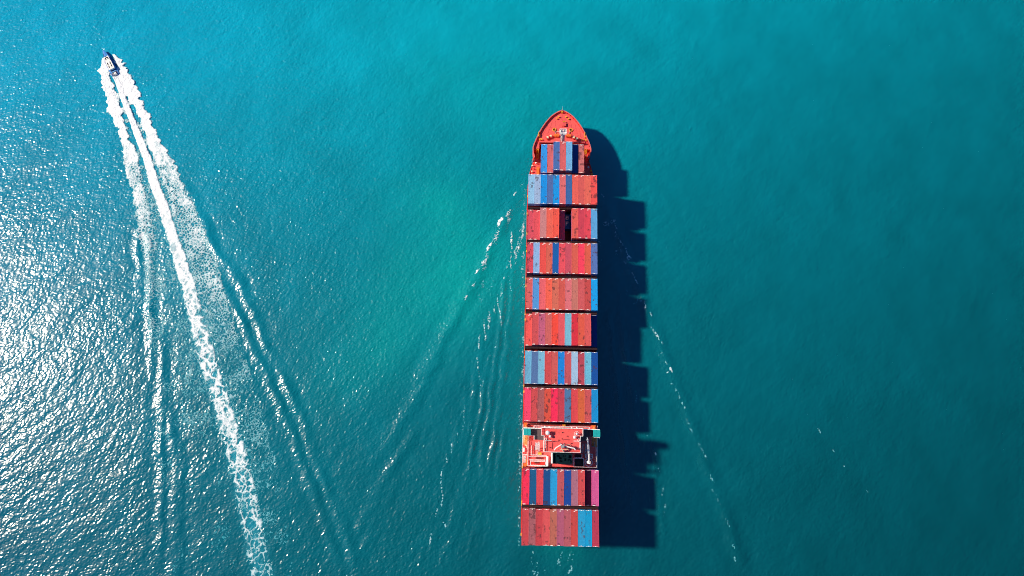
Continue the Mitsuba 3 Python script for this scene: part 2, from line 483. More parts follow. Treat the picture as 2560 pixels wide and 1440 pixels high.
xro_f = edge_fn([(290, 138), (313, 166), (321, 180), (328, 195), (337, 212), (344, 228), (354, 251), (362, 264), (374, 293), (385, 320), (400, 347), (414, 370), (426, 389), (443, 418), (456, 450), (474, 491), (497, 541), (520, 600), (545, 665), (562, 735), (590, 830), (640, 980), (690, 1150), (730, 1440)])

cell = 0.17
fxs, fys = np.arange(-204, -84, cell), np.arange(-55, 168, cell)
FXm, FYm = np.meshgrid(fxs, fys)
band = (FXm > xlo_f(FYm) - 5) & (FXm < xro_f(FYm) + 6)
n1 = meshkit.fbm(np.stack([FXm * 0.55, FYm * 0.55, FXm * 0], -1), 4, 21)
n2 = meshkit.fbm(np.stack([FXm * 2.2, FYm * 1.6, FXm * 0], -1), 3, 33)
nl = meshkit.fbm(np.stack([FXm * 0.16, FYm * 0.16, FXm * 0], -1), 3, 44)
la = lace(FXm, FYm, 1.0, 3)
la2 = lace(FXm, FYm * 0.8, 2.1, 5)
la3 = lace(FXm * 0.9, FYm, 0.75, 8)
pat_near = rank01(0.7 * n1 + 0.3 * n2)
pat_far = rank01(0.60 * rank01(la) + 0.25 * n2 + 0.5 * nl)
pat_core = rank01(0.50 * rank01(la2) + 0.30 * rank01(la3) + 0.42 * n1 + 0.16 * nl)
fleck = np.random.default_rng(71).random(FXm.shape)
fleck = rank01(gaussian_filter(fleck, 0.6))
pat_near = rank01(pat_near + 0.08 * fleck)
pat_far = rank01(pat_far + 0.08 * fleck)
pat_core = rank01(pat_core + 0.08 * fleck)
mixv = np.clip(by_v([(330, 0), (460, 1)])(FYm), 0, 1)
jag = 2.2 * (meshkit.fbm(np.stack([FXm * 0.40, FYm * 0.62, FXm * 0 + 7], -1), 3, 55) - 0.45) * by_v([(130, 1.0), (160, 2.0), (300, 1.6), (600, 1.2), (1440, 1.4)])(FYm)


def ramp(x, w):
    return np.clip(x / w + 0.5, 0, 1)


wc = by_v([(188, 1.5), (240, 1.5), (300, 1.7), (420, 2.2), (547, 2.7), (640, 3.1), (763, 3.5), (900, 3.9), (1100, 4.2), (1440, 4.2)])(FYm)
xc = xc_f(FYm)
core_r = np.abs(FXm - xc) / wc
a_core = by_v([(184, 1.6), (480, 1.5), (560, 1.35), (640, 1.15), (720, 1.0), (800, 0.92), (900, 0.84), (1000, 0.75), (1150, 0.62), (1300, 0.47), (1440, 0.32), (1600, 0.1)])(FYm)
c_core = np.clip(1.35 - 1.1 * core_r ** 3, 0, 1) * a_core * (FYm < at(286, 186)[1])
c_core = np.where(core_r < 1.25 + 0.3 * (n1 - 0.5), c_core, 0)
rim = np.exp(-((core_r - 0.85) / 0.3) ** 2) * by_v([(600, 0), (900, 0.12), (1440, 0.12)])(FYm)
c_core = c_core + np.where(core_r < 1.3, rim, 0)
L_in = ramp(FXm - xlo_f(FYm) + jag, 0.8) * ramp(xli_f(FYm) - FXm + 0.6 * jag, 1.6)
a_L = by_v([(140, 0.0), (150, 1.5), (300, 1.4), (360, 1.05), (420, 0.84), (480, 0.70), (560, 0.54), (640, 0.40), (740, 0.26), (850, 0.20), (1000, 0.13), (1150, 0.07), (1300, 0.03)])(FYm)
edgeL = np.exp(-((FXm - xlo_f(FYm) - 2.2) / 1.4) ** 2) * by_v([(420, 0), (500, 0.35), (640, 0.25), (760, 0.08), (900, 0)])(FYm)
c_L = L_in * (a_L + edgeL)
R_in = ramp(xro_f(FYm) - FXm + jag, 0.8) * ramp(FXm - xri_f(FYm) + 0.6 * jag, 1.6)
a_R = by_v([(134, 0.0), (142, 1.5), (290, 1.4), (350, 1.05), (420, 0.84), (500, 0.68), (600, 0.58), (700, 0.50), (800, 0.40), (900, 0.31), (1000, 0.22), (1150, 0.12), (1300, 0.07), (1440, 0.04)])(FYm)
edgeR = np.exp(-((xro_f(FYm) - FXm - 3.0) / 2.2) ** 2) * by_v([(400, 0), (480, 0.22), (640, 0.16), (800, 0.05), (950, 0)])(FYm)
c_R = R_in * (a_R + edgeR)
inner = (FXm > xli_f(FYm) - 0.5) & (FXm < xri_f(FYm) + 0.5)
c_I = np.where(inner, by_v([(200, 0.0), (240, 0.28), (300, 0.34), (400, 0.30), (500, 0.26), (700, 0.20), (1000, 0.10), (1300, 0.0)])(FYm), 0)
cov = np.maximum.reduce([c_L, c_R, c_I])
pat = pat_near * (1 - mixv) + pat_far * mixv
hull_clear = np.ones_like(FXm, bool)
relief = (0.45 * n1 + 0.25 * n2) * by_v([(130, 1.0), (200, 1.2), (330, 0.8), (600, 0.4), (1440, 0.2)])(FYm)
m1 = foam_sheet(FXm, FYm, np.where(band, 1.12 * cov, -1), pat, relief, 0.42 + 0.45 * mixv)
m2 = foam_sheet(FXm, FYm, np.where(band & (core_r < 1.5), c_core, -1), pat_core * 0.999, relief * 1.2 + 0.02, 0.65)
foam_object('boat_wake', [m1, m2], 'long white foam wake fanning out behind the blue speedboat')


# the ship's breaking bow waves: little whitecaps, each a cluster of lace and lumps
def cap(u, v, length, width, ang, cover, seed, c=0.16, fade=0.55):
    """A whitecap: ang in degrees from world +x along its length."""
    o = at(u, v)[:2]
    n = int(1.3 * max(length, width) / c)
    g = np.arange(-n, n + 1) * c
    X, Y = np.meshgrid(g, g)
    ca, sa = math.cos(math.radians(ang)), math.sin(math.radians(ang))
    s, t = X * ca + Y * sa, -X * sa + Y * ca
    X, Y = X + o[0], Y + o[1]
    t = t + 0.9 * width * (meshkit.fbm(np.stack([X * 0.5, Y * 0.5, X * 0], -1), 3, seed) - 0.5)
    k = (s / (0.5 * length)) ** 2 + (t / (0.5 * width)) ** 2
    co = np.clip(1.25 - k, 0, 1) * cover
    f = meshkit.fbm(np.stack([X * 1.3, Y * 1.3, X * 0], -1), 3, seed + 1)
    p = rank01(0.5 * f + 0.5 * rank01(lace(X, Y, 0.9, seed)))
    return foam_sheet(X, Y, co, p, 0.35 * f, fade)


caps_p = [(1305, 459, 2.5, 1.2, 60, .35), (1285.6, 485.5, 2.2, 1.0, 60, .9), (1272, 533, 3.0, 1.8, 60, .75), (1270, 548, 3.5, 2.5, 65, .35), (1250, 556, 4.2, 2.0, 65, .95), (1242, 588, 5.0, 2.6, 70, .7), (1240, 603, 4.0, 2.2, 70, .3),
          (1222, 616, 4.6, 1.5, 60, 1.0), (1214, 652, 5.0, 2.6, 65, .75), (1212, 670, 3.5, 2.0, 75, .3), (1193.6, 678, 2.6, 1.2, 55, .9), (1183, 711, 2.4, 1.8, 40, .6), (1164, 744, 1.9, 1.2, 60, .85),
          (1208, 708, 3, 2.4, 70, .25), (1196, 742, 4, 2, 115, .2), (1228, 706, 3, 3, 70, .15),
          (1279, 603, 6.0, 1.1, 92, .85), (1277, 640, 6.0, .6, 88, .6), (1276, 663, 3.5, .8, 110, .6), (1268, 668, 3, .8, 75, .5), (1292, 628, 6.5, 2.4, 75, .55), (1289, 645, 4.5, 2.2, 80, .4), (1308, 575, 6, 1.4, 85, .55), (1304, 598, 4.5, 1.2, 80, .4), (1300, 575, 3, 1, 70, .3), (1310, 548, 5, 1, 88, .3), (1296, 600, 5, .8, 75, .25),
          (1309, 640, 4, 1.6, 85, .3), (1306, 665, 5, 1.6, 85, .2),
          (1258, 700, 4, .6, 70, .4), (1275, 705, 4.5, .5, 105, .45), (1253, 733, 3.0, 1.4, 85, .6), (1244, 752, 5.5, .6, 95, .65), (1247, 772, 3.5, .6, 110, .5), (1277, 725, 4.5, .6, 105, .35), (1236, 775, 3.0, .9, 95, .45),
          (1222, 795, 4.5, 1.1, 92, .6), (1223, 812, 3, 1, 85, .4), (1252, 800, 4, .7, 100, .45), (1211, 812, 5, .8, 92, .6), (1213, 838, 5.5, .8, 100, .6), (1197, 852, 4.5, .9, 85, .5), (1196, 868, 2.5, .8, 85, .4), (1238, 864, 3, .8, 80, .25), (1225, 885, 3, .7, 90, .25),
          (1194, 908, 5, .7, 95, .55), (1197, 930, 5, .7, 100, .55), (1202, 962, 3, .7, 60, .35), (1187, 982, 3, .6, 80, .4), (1160, 1031, 4.5, .8, 88, .5), (1176, 1055, 3, .6, 95, .4), (1178, 1078, 3, .6, 95, .35), (1158, 1068, 3, .7, 75, .3),
          (1144, 1092, 4, .6, 90, .35), (1128, 1118, 5, .8, 88, .4), (1117, 1150, 4, .8, 95, .35), (1103, 1190, 5.5, .9, 88, .5), (1104, 1218, 5.5, .8, 95, .45), (1105, 1252, 4.5, .8, 88, .45), (1092, 1280, 3.5, .8, 75, .4), (1111, 1308, 3, .9, 115, .4), (1126, 1292, 2.5, .8, 85, .3), (1075, 1350, 4, 1, 80, .45), (1073, 1338, 3, .6, 85, .3),
          (1310, 720, 5, 1.0, 88, .18), (1304, 790, 5, .9, 88, .15), (1300, 880, 5, .9, 88, .14), (1299, 980, 5, .9, 88, .14), (1296, 1080, 6, 1.1, 88, .16), (1293, 1180, 5, 1, 88, .15)]
caps_s = [(1507, 490, 1.8, 1.0, 110, .8), (1520, 560, 4.5, 2.6, 20, .35), (1538, 562, 4.5, 1.2, 105, .5), (1528, 552, 4.5, 1.0, 10, .4), (1541, 590, 4.0, 1.6, 105, .45), (1552, 607, 2.5, 1.2, 120, .6), (1546, 628, 4.0, 2.6, 70, .22), (1567, 630, 4.0, 1.2, 110, .6), (1570, 648, 3.5, 2.4, 30, .6), (1562, 655, 3.0, 1.2, 130, .4),
          (1583, 688, 3.0, .9, 120, .55), (1589, 702, 2.8, 1.0, 120, .5), (1570, 728, 3, 1.4, 60, .2), (1598, 752, 4.5, 1.6, 35, .28), (1613, 766, 3.4, 1.2, 100, .7), (1628, 787, 2, .6, 115, .7), (1634, 826, 3, 1.4, 120, .35), (1643, 840, 3.8, 1.4, 115, .85), (1655, 858, 2, 1, 110, .25), (1652, 884, 2.5, .7, 40, .2), (1666, 908, 2, .7, 115, .5), (1677, 924, 2.4, 1.2, 110, .9), (1671, 930, 2, .6, 20, .5),
          (1685, 970, 3.5, 1.4, 120, .3), (1695, 985, 3, 1.1, 115, .4), (1708, 1012, 3.5, 1.1, 115, .22), (1722, 1060, 4, 1.2, 115, .35), (1728, 1075, 3, 1, 120, .3), (1752, 1118, 3.5, 1.2, 115, .28), (1764, 1142, 3.2, 1.2, 115, .35), (1779, 1196, 3.2, 1.2, 110, .5), (1785, 1230, 3, 1.1, 115, .25), (1796, 1252, 3.5, 1.1, 118, .28), (1818, 1305, 3.5, 1.1, 118, .3), (1832, 1360, 3.5, 1.1, 112, .22), (1838, 1402, 3.5, 1.1, 110, .25),
          (1575, 955, 5, .5, 80, .22), (1590, 1000, 4, .6, 80, .25), (1600, 985, 3.5, .6, 75, .25), (1598, 1018, 4, .5, 70, .25), (1612, 1068, 3.5, .7, 110, .35), (1622, 1098, 4, .6, 115, .35), (1637, 1128, 3.5, .7, 110, .4), (1645, 1165, 4, .6, 105, .35), (1656, 1228, 3.5, 1, 80, .45), (1663, 1262, 4, .8, 75, .4), (1660, 1285, 3, .7, 80, .4), (1648, 1330, 4, .7, 70, .25),
          (1498, 607, 3, .9, 105, .35), (1494, 590, 2.5, 1.2, 95, .4), (1506, 660, 3, .8, 105, .15),
          (1985, 955, 4, .5, 115, .2), (2005, 1005, 4, .5, 115, .22), (2024, 1045, 4, .5, 115, .25), (2050, 1080, 5, .5, 120, .28), (2078, 1120, 4, .5, 125, .25), (2110, 1165, 5, .5, 125, .25), (2165, 1225, 4, .5, 130, .2), (1950, 815, 4, .4, 110, .18)]
mm = [cap(u, v, 1.3 * L_, 0.85 * w_, g_, 0.85 * c_, 100 + i) for i, (u, v, L_, w_, g_, c_) in enumerate(caps_p)] + [cap(u, v, 1.3 * L_, 0.8 * w_, g_, 0.75 * c_, 400 + i) for i, (u, v, L_, w_, g_, c_) in enumerate(caps_s)]
# faint streaks of foam behind the stern and along the hull
for i in range(14):
    u, v = 1325 + 110 * rng.random(), 1385 + 60 * rng.random()
    mm.append(cap(u, v, 3 + 4 * rng.random(), 0.9, 60 + 50 * rng.random(), 0.22, 700 + i, 0.2, 0.6))
for i in range(34):
    v = 470 + 890 * (i + rng.random()) / 34
    u = 1318 - 0.0165 * (v - 470) - 4 - 5 * rng.random()
    mm.append(cap(u, v, 7 + 4 * rng.random(), 1.1, 88 + 8 * rng.random(), 0.16 * rng.random() + 0.04, 800 + i, 0.2, 0.55))
foam_object('bow_wave_foam', mm, 'scattered whitecaps along the bow waves on both sides of the red container ship')

# ---------------------------------------------------------------- the container ship
ship = thing('container_ship', 'red container ship sailing up the picture, loaded with rows of containers', 'ship')


def parts(parent, name, meshes, bsdf):
    """Each mesh a part of its own."""
    for m in meshes:
        part(parent, name, m, bsdf)


def ys(poly):
    return [(CX + x, y) for x, y in poly]


hb_deck = np.array([(-35.4, 13.2), (-33, 13.8), (-28, 13.9), (98, 13.9), (103, 13.75), (106, 13.5), (108.8, 13.1), (111.1, 12.55), (113.6, 11.9), (118, 10.6), (123, 8.2), (128, 5.0), (131.5, 2.3), (133.4, 0.35)])
hb_wl = np.array([(-35.4, 11.5), (-30, 13.0), (-24, 13.8), (88, 13.8), (96, 13.2), (103, 11.6), (110, 8.6), (117, 5.2), (123, 2.5), (127.5, 0.25)])
st = np.unique(np.r_[np.linspace(-35.4, 95, 40), np.linspace(95, 133.4, 40)])
rows_, top_z = [], 8.4
for k, zz in enumerate((-3.0, 0.0, 3.0, 6.0, top_z)):
    t = np.clip(zz / top_z, 0, 1) ** 1.4
    end_d, end_w = 133.4, 127.5
    yy = -35.4 + (st + 35.4) * ((end_w * (1 - t) + end_d * t + 35.4) / (133.4 + 35.4))
    hbw = np.interp(yy, hb_wl[:, 0], hb_wl[:, 1], right=0.2)
    hbd = np.interp(yy, hb_deck[:, 0], hb_deck[:, 1])
    rows_.append(np.c_[(hbw * (1 - t) + hbd * t), yy, yy * 0 + zz])
port = [np.c_[CX - r[:, 0], r[:, 1:]] for r in rows_]
star = [np.c_[CX + r[:, 0], r[:, 1:]] for r in rows_]
hv = np.vstack(port + star)
ns, nl_ = len(st), len(rows_)
hf = []
for side in (0, 1):
    o = side * ns * nl_
    for k in range(nl_ - 1):
        i = np.arange(ns - 1)
        A, B, C, D = o + k * ns + i, o + k * ns + i + 1, o + (k + 1) * ns + i + 1, o + (k + 1) * ns + i
        q = np.vstack([np.c_[A, C, B], np.c_[A, D, C]])
        hf.append(q if side == 0 else q[:, ::-1])
for k in range(nl_ - 1):                        # transom and stem
    for e, flip in ((0, False), (ns - 1, True)):
        A, B = k * ns + e, ns * nl_ + k * ns + e
        C, D = B + ns, A + ns
        q = np.array([[A, B, C], [A, C, D]])
        hf.append(q[:, ::-1] if flip else q)
part(ship, 'hull', trimesh.Trimesh(hv, np.vstack(hf), process=False), 'm_hull_red', smooth=35)
deck_poly = Polygon(ys([(x, y) for y, x in hb_deck] + [(-x, y) for y, x in hb_deck[::-1]]))
part(ship, 'main_deck', slab(deck_poly.buffer(-0.02), 8.1, 8.42), 'm_deck_red', label='red main deck visible beside the containers behind the bow')
gw = deck_poly.intersection(sbox(-100, -40, 100, 113.2))
part(ship, 'gunwale', slab(gw.buffer(0.03).difference(gw.buffer(-0.22)), 8.3, 8.75), 'm_hull_red')
# small orange and yellow fittings along the gunwale
for y in (98, 90.5, 82, 76.8, 74.6, 63.2, 60.2, 48.8, 46.6, 34.5, 31.8, 20.5, 18.4, -8.9, -9.7, -22.3, -23.2, -33.8):
    part(ship, 'pad_eye', box(CX - 13.97, CX - 13.55, y, y + 0.9, 8.76, 9.35), 'm_yellow' if int(y * 10) % 3 else 'm_orange')

# forecastle
fo = [(135.1, 0), (134.75, 1.0), (134.3, 1.9), (133.6, 3.0), (132.6, 4.3), (131.4, 5.4), (129.3, 7.0), (127, 8.45), (124.6, 9.65), (121.9, 10.75), (119.6, 11.6), (118.4, 11.9), (117.3, 11.98), (116.4, 11.9), (115.2, 11.65), (113.9, 11.25)]
FC = Polygon(ys([(x, y) for y, x in fo] + [(-x, y) for y, x in fo[::-1]]))
inner_fc = FC.buffer(-0.24)
FZ, BZ = 12.6, 13.5
fdeck = inner_fc.intersection(sbox(-50, 118.1, 60, 140)).difference(sbox(CX - 9.3, 100, CX + 9.3, 120.3))
part(ship, 'forecastle_deck', slab(fdeck, FZ - 0.3, FZ), 'm_deck_red', label='rounded red forecastle deck at the bow')
bul = FC.difference(inner_fc).difference(sbox(CX - 11, 100, CX + 11, 116))
part(ship, 'bulwark', slab(bul, 8.5, BZ), 'm_hull_red', label='red bulwark curving round the bow')
cap_ = FC.buffer(0.06).difference(FC.buffer(-0.30)).difference(sbox(CX - 11, 100, CX + 11, 116))
part(ship, 'bulwark_rail', slab(cap_, BZ + 0.003, BZ + 0.10), 'm_pink_rail')
scene['m_pink_rail'] = {'type': 'twosided', 'bsdf': {'type': 'principled', 'base_color': {'type': 'rgb', 'value': [0.62, 0.15, 0.14]}, 'roughness': 0.5}}
# flared shell between the main hull and the forecastle
P1 = np.array([(x, y) for y, x in fo])
P0 = np.c_[np.interp(P1[:, 1] - 1.7 * (P1[:, 1] > 113), hb_deck[:, 0], hb_deck[:, 1]), P1[:, 1] - 1.7 * (P1[:, 1] > 118)]
P0[0, 0] = 0.0
sv, sf = [], []
for sgn in (-1, 1):
    o = len(sv)
    for (xa, ya), (xb, yb) in zip(P0, P1):
        sv += [[CX + sgn * xa, ya, 8.2], [CX + sgn * (0.4 * xa + 0.6 * xb - 0.25 * (xb > xa) * abs(xb - xa)), 0.4 * ya + 0.6 * yb, 11.0], [CX + sgn * (xb + 0.01), yb, BZ - 0.02]]
    for i in range(len(P0) - 1):
        for k in (0, 1):
            A = o + 3 * i + k
            q = [[A, A + 3, A + 4], [A, A + 4, A + 1]]
            sf += q if sgn < 0 else [t[::-1] for t in q]
part(ship, 'bow_flare', trimesh.Trimesh(np.array(sv), np.array(sf), process=False), 'm_hull_red', smooth=40)
part(ship, 'forecastle_bulkhead', [box(CX - 9.3, CX + 9.3, 120.05, 120.3, 8.4, FZ - 0.31), box(CX - 11.6, CX - 9.3, 117.9, 118.1, 8.4, FZ - 0.31), box(CX + 9.3, CX + 11.6, 117.9, 118.1, 8.4, FZ - 0.31)], 'm_hull_red')
part(ship, 'breakwater', [box(CX - 9.4, CX + 9.4, 120.32, 120.55, FZ, 14.0), bar([CX - 9.4, 120.43, 14.06], [CX + 9.4, 120.43, 14.06], 0.5, 0.12)] + [box(CX + k * 2.3 - 0.06, CX + k * 2.3 + 0.06, 120.55, 121.3, FZ, 13.4) for k in range(-4, 5)], 'm_deck_red')
# bulwark stays
for sgn in (-1, 1):
    acc = np.array(FC.exterior.coords)
    pts = [(134.0, 2.2), (133.1, 3.6), (131.9, 4.85), (130.5, 6.0), (129.0, 7.15), (127.4, 8.15), (125.8, 8.98), (123.4, 10.1), (121.0, 11.0), (119.4, 11.5)]
    for y, x in pts:
        part(ship, 'bulwark_stay', bar([CX + sgn * (x - 0.35), y, FZ], [CX + sgn * (x - 0.25), y, BZ], 0.14, 0.5), 'm_hull_red')


def fpt(x, y, z=FZ):
    return np.array([CX + x, y, z])


for sx, (rx, ry) in ((-1, (-3.14, 126.5)), (1, (3.66, 126.46))):
    w = part(ship, 'anchor_windlass', [box(CX + rx * 0.72 - 0.8, CX + rx * 0.72 + 0.8, 123.0, 124.2, FZ, FZ + 1.3), rod(fpt(rx * 0.72 - 1.1, 123.6, FZ + 0.9), fpt(rx * 0.72 + 1.1, 123.6, FZ + 0.9), 0.62, n=16)], 'm_orange', label=None)
    part(w, 'chain_pipe', [ring(fpt(rx, ry, FZ + 0.28), 0.66, 0.17)], 'm_yellow', smooth=True)
    part(w, 'hawse_hole', rod(fpt(rx, ry, FZ), fpt(rx, ry, FZ + 0.06), 0.56), 'm_dark_red')
    part(w, 'chain', [rod(fpt(rx + (rx * 0.72 - rx) * t, ry - 2.4 * t, FZ + 0.25), fpt(rx + (rx * 0.72 - rx) * (t + 0.09), ry - 2.4 * (t + 0.09), FZ + 0.25 + 0.06), 0.16) for t in np.linspace(0.2, 0.9, 7)], 'm_grey')
    for dx_, dy_ in ((0, 0), (1.28, 0.64 if sx < 0 else 0.7)):
        c0 = fpt(-5.98 + dx_, 122.6 + dy_ * 1.0, FZ + 0.75) if sx < 0 else fpt(6.2 - dx_, 122.3 + dy_, FZ + 0.75)
        d0 = np.array([0.88, 0.47 * -sx, 0.0]) * 0.42
        wi = part(ship, 'mooring_winch', [box(c0[0] - 0.2, c0[0] + 0.2, c0[1] - 0.8, c0[1] - 0.5, FZ, FZ + 1.1), rod(c0 - d0 * 1.25, c0 - d0 * 1.1, 0.72, n=16), rod(c0 + d0 * 1.1, c0 + d0 * 1.25, 0.72, n=16)], 'm_hull_red')
        part(wi, 'rope_drum', rod(c0 - d0 * 1.08, c0 + d0 * 1.08, 0.58, n=16), 'm_cream', smooth=30)
for q in ((-9.08, 121.94), (-8.34, 121.95), (8.49, 121.92), (9.87, 121.81), (-2.15, 131.4), (-1.34, 132.17), (1.67, 132.2), (2.71, 131.33)):
    part(ship, 'bollard', [rod(fpt(q[0] - 0.05, q[1]), fpt(q[0] - 0.05, q[1], FZ + 0.75), 0.27, 0.24), rod(fpt(q[0] - 0.05, q[1], FZ + 0.75), fpt(q[0] - 0.05, q[1], FZ + 0.86), 0.34)], 'm_yellow', smooth=30)
for q in ((-9.46, 124.43), (9.64, 124.29)):
    part(ship, 'fairlead', [ring(fpt(q[0], q[1], FZ + 0.7), 0.62, 0.17, axis=(1, 0, 0.4)), ring(fpt(q[0] * 0.985, q[1] - 0.9, FZ + 0.6), 0.5, 0.15, axis=(1, 0, 0.4))], 'm_yellow', smooth=True)
part(ship, 'deck_hatch', [box(CX + 0.1, CX + 1.5, 128.1, 129.5, FZ, FZ + 0.8), box(CX + 0.0, CX + 1.6, 128.0, 129.6, FZ + 0.8, FZ + 0.9)], 'm_deck_red')
part(ship, 'vent_post', box(CX + 0.35, CX + 1.35, 129.85, 130.15, FZ, FZ + 0.9), 'm_yellow')
part(ship, 'bow_roller', [rod(fpt(-0.3, 134.2, BZ), fpt(0.3, 134.2, BZ), 0.3), box(CX - 0.35, CX + 0.35, 133.9, 134.5, FZ, BZ)], 'm_yellow')
part(ship, 'jackstaff', rod(fpt(0, 134.8, BZ), fpt(0, 135.2, BZ + 2.6), 0.08), 'm_white')
# rope leads welded on the deck
for xa, ya, xb, yb in ((-6.2, 123.6, -4.0, 130.2), (-3.3, 124.8, -2.6, 130.6), (0.2, 126.0, 0.1, 133.4), (4.2, 125.0, 3.6, 130.6), (6.6, 123.4, 5.4, 129.4), (-8.4, 122.9, -5.9, 128.6), (8.0, 123.0, 7.2, 127.2)):
    part(ship, 'deck_seam', bar(fpt(xa, ya, FZ + 0.012), fpt(xb, yb, FZ + 0.012), 0.07, 0.03), 'm_dark_red')
fm = part(ship, 'foremast', [rod(fpt(0.15, 121.0), fpt(0.15, 121.4, 20.0), 0.62, 0.5, n=14), bar(fpt(-0.75, 120.9), fpt(-0.55, 121.2, 20), 0.22), bar(fpt(1.05, 120.9), fpt(0.85, 121.2, 20), 0.22)] + [bar(fpt(-0.7, 120.9, z), fpt(1.0, 120.9, z), 0.13) for z in np.arange(13, 20, 0.8)], 'm_white', smooth=30, label='white foremast with a railed platform on top, in front of the first containers')
part(fm, 'mast_platform', [box(CX - 1.25, CX + 0.05, 120.9, 123.0, 20.0, 20.2), box(CX + 0.15, CX + 1.5, 120.9, 123.0, 20.0, 20.2), rail([(CX - 1.2, 120.95), (CX + 1.45, 120.95), (CX + 1.45, 122.95), (CX - 1.2, 122.95)], 20.2, 1.0, 1.0, 0.1, True)], 'm_white')
part(fm, 'mast_light', [rod(fpt(-0.6, 122.2, 20.2), fpt(-0.6, 122.2, 21.4), 0.22), rod(fpt(0.7, 122.4, 20.2), fpt(0.7, 122.4, 21.2), 0.2)], 'm_grey')
part(fm, 'mast_stay', [rod(fpt(-0.4, 122.0, 20.0), fpt(-2.2, 125.6, FZ + 0.2), 0.06), rod(fpt(0.8, 122.0, 20.0), fpt(2.9, 125.4, FZ + 0.2), 0.06)], 'm_white')
for x0_, ya, yb, z0 in ((-9.9, 119.3, 116.6, FZ), (9.9, 119.0, 117.2, FZ)):
    for k in ('stair',):
        y_a, y_b = (118.0, 115.4) if x0_ < 0 else (118.0, 116.0)
        part(ship, 'stair', [bar([CX + x0_ - 0.42, y_a, FZ], [CX + x0_ - 0.42, y_b, 8.5], 0.16), bar([CX + x0_ + 0.42, y_a, FZ], [CX + x0_ + 0.42, y_b, 8.5], 0.16), bar([CX + x0_ - 0.42, y_a, FZ + 1], [CX + x0_ - 0.42, y_b, 9.5], 0.12), bar([CX + x0_ + 0.42, y_a, FZ + 1], [CX + x0_ + 0.42, y_b, 9.5], 0.12)] +
             [box(CX + x0_ - 0.4, CX + x0_ + 0.4, y_a + (y_b - y_a) * t - 0.11, y_a + (y_b - y_a) * t + 0.11, FZ + (8.5 - FZ) * t - 0.03, FZ + (8.5 - FZ) * t + 0.03) for t in np.linspace(0.08, 0.95, 10)], 'm_yellow')
# fittings on the main deck beside the first containers
for x, y, c in ((-12.0, 112.0, 'm_cream'), (-11.2, 110.6, 'm_hull_red'), (-12.2, 109.4, 'm_cream'), (-11.6, 108.4, 'm_hull_red'), (-10.6, 113.2, 'm_white'), (12.2, 110.0, 'm_yellow'), (12.6, 108.6, 'm_yellow'), (11.2, 111.6, 'm_white')):
    part(ship, 'deck_vent', [rod([CX + x, y, 8.42], [CX + x, y, 9.3], 0.18), rod([CX + x, y, 9.3], [CX + x, y, 9.5], 0.36, 0.3)], c, smooth=30)
part(ship, 'deck_box', [box(CX - 10.2, CX - 9.2, 107.0, 111.2, 8.42, 9.6), box(CX - 10.25, CX - 9.15, 106.95, 111.25, 9.6, 9.7)], 'm_orange')

# hatch covers under every row and lashing bridges between them
ROW_Y = [117.03, 103.08, 89.24, 75.14, 61.11, 47.6, 33.09, 19.48, -9.39, -22.94]
ROW_Z = [21.9, 21.6, 21.5, 21.4, 21.3, 21.3, 21.3, 21.5, 23.1, 22.9]
CL, CW, CH = 12.192, 2.438, 2.591
TIERS = [5, 5, 4, 4, 4, 4, 4, 5, 5, 5]
for r in range(10):
    base = ROW_Z[r] - TIERS[r] * CH - 0.02
    hwid = 8.7 if r == 0 else 13.5
    hc = part(ship, 'hatch_cover', box(CX - hwid, CX + hwid, ROW_Y[r] - CL - 0.2, ROW_Y[r] + 0.2, 8.42, base), 'm_dark_red')
for r in (1, 2, 3, 4, 5, 6, 8):
    yb = ROW_Y[r] - CL
    ya = yb - 0.35
    yc = yb - 1.15 if r < 9 else yb
    zt = min(ROW_Z[r], ROW_Z[r + 1]) - 3.0
    frame = [box(CX - 13.6, CX + 13.6, yc, ya, zt, zt + 0.12)]
    for k in range(12):
        x = X0 + k * PITCH - 0.01
        frame.append(box(x - 0.12, x + 0.12, yc + 0.1, ya - 0.1, 8.42, zt))
    part(ship, 'lashing_bridge', frame, 'm_lashing')
    part(ship, 'bridge_rail', rail([(CX - 13.6, yc + 0.05), (CX + 13.6, yc + 0.05)], zt + 0.12, 1.0, 2.46, 0.08), 'm_lashing')

# ---- superstructure
H = 'm_white'


def sx(x):
    return CX + x


lower = part(ship, 'lower_house', [box(sx(-11.3), sx(11.3), -8.55, 6.6, 8.42, 15.0), box(sx(-13.85), sx(13.85), -8.9, 6.4, 14.7, 15.0)], H)
part(lower, 'boat_deck', slab(sbox(sx(-13.85), -8.9, sx(13.85), 6.4).difference(sbox(sx(-13.5), -7.6, sx(-12.55), -5.0)), 15.0, 15.12), 'm_deck_red', label='red boat deck along the sides of the bridge house')
parts(lower, 'boat_deck_rail', [rail([(sx(-13.8), -8.8), (sx(-13.8), 6.3)], 15.12, 1.1, 1.5, 0.14), rail([(sx(13.8), -8.8), (sx(13.8), 6.3)], 15.12, 1.1, 1.5, 0.14), rail([(sx(-13.8), -4.7), (sx(-12.1), -4.7)], 15.12, 1.1, 1.5, 0.2)], H)
part(lower, 'deck_opening', box(sx(-13.45), sx(-12.6), -7.55, -5.05, 13.4, 14.69), 'm_dark_red')
h2p = Polygon([(sx(-11.9), -8.5), (sx(12.9), -8.5), (sx(12.9), -1.2), (sx(11.2), -1.2), (sx(11.2), 4.9), (sx(-9.9), 4.9), (sx(-9.9), 0.4), (sx(-11.9), 0.4)])
wells = [sbox(sx(5.0), -5.0, sx(7.6), -3.95), sbox(sx(5.2), -8.1, sx(8.3), -5.5), sbox(sx(-10.7), -8.0, sx(-5.6), -6.7)]
h2 = part(ship, 'upper_house', slab(h2p.buffer(-0.15), 15.13, 19.8), H)
d2 = h2p
for w in wells[:2]:
    d2 = d2.difference(w)
part(h2, 'house_deck', slab(d2, 20.05, 20.2), 'm_deck_red')
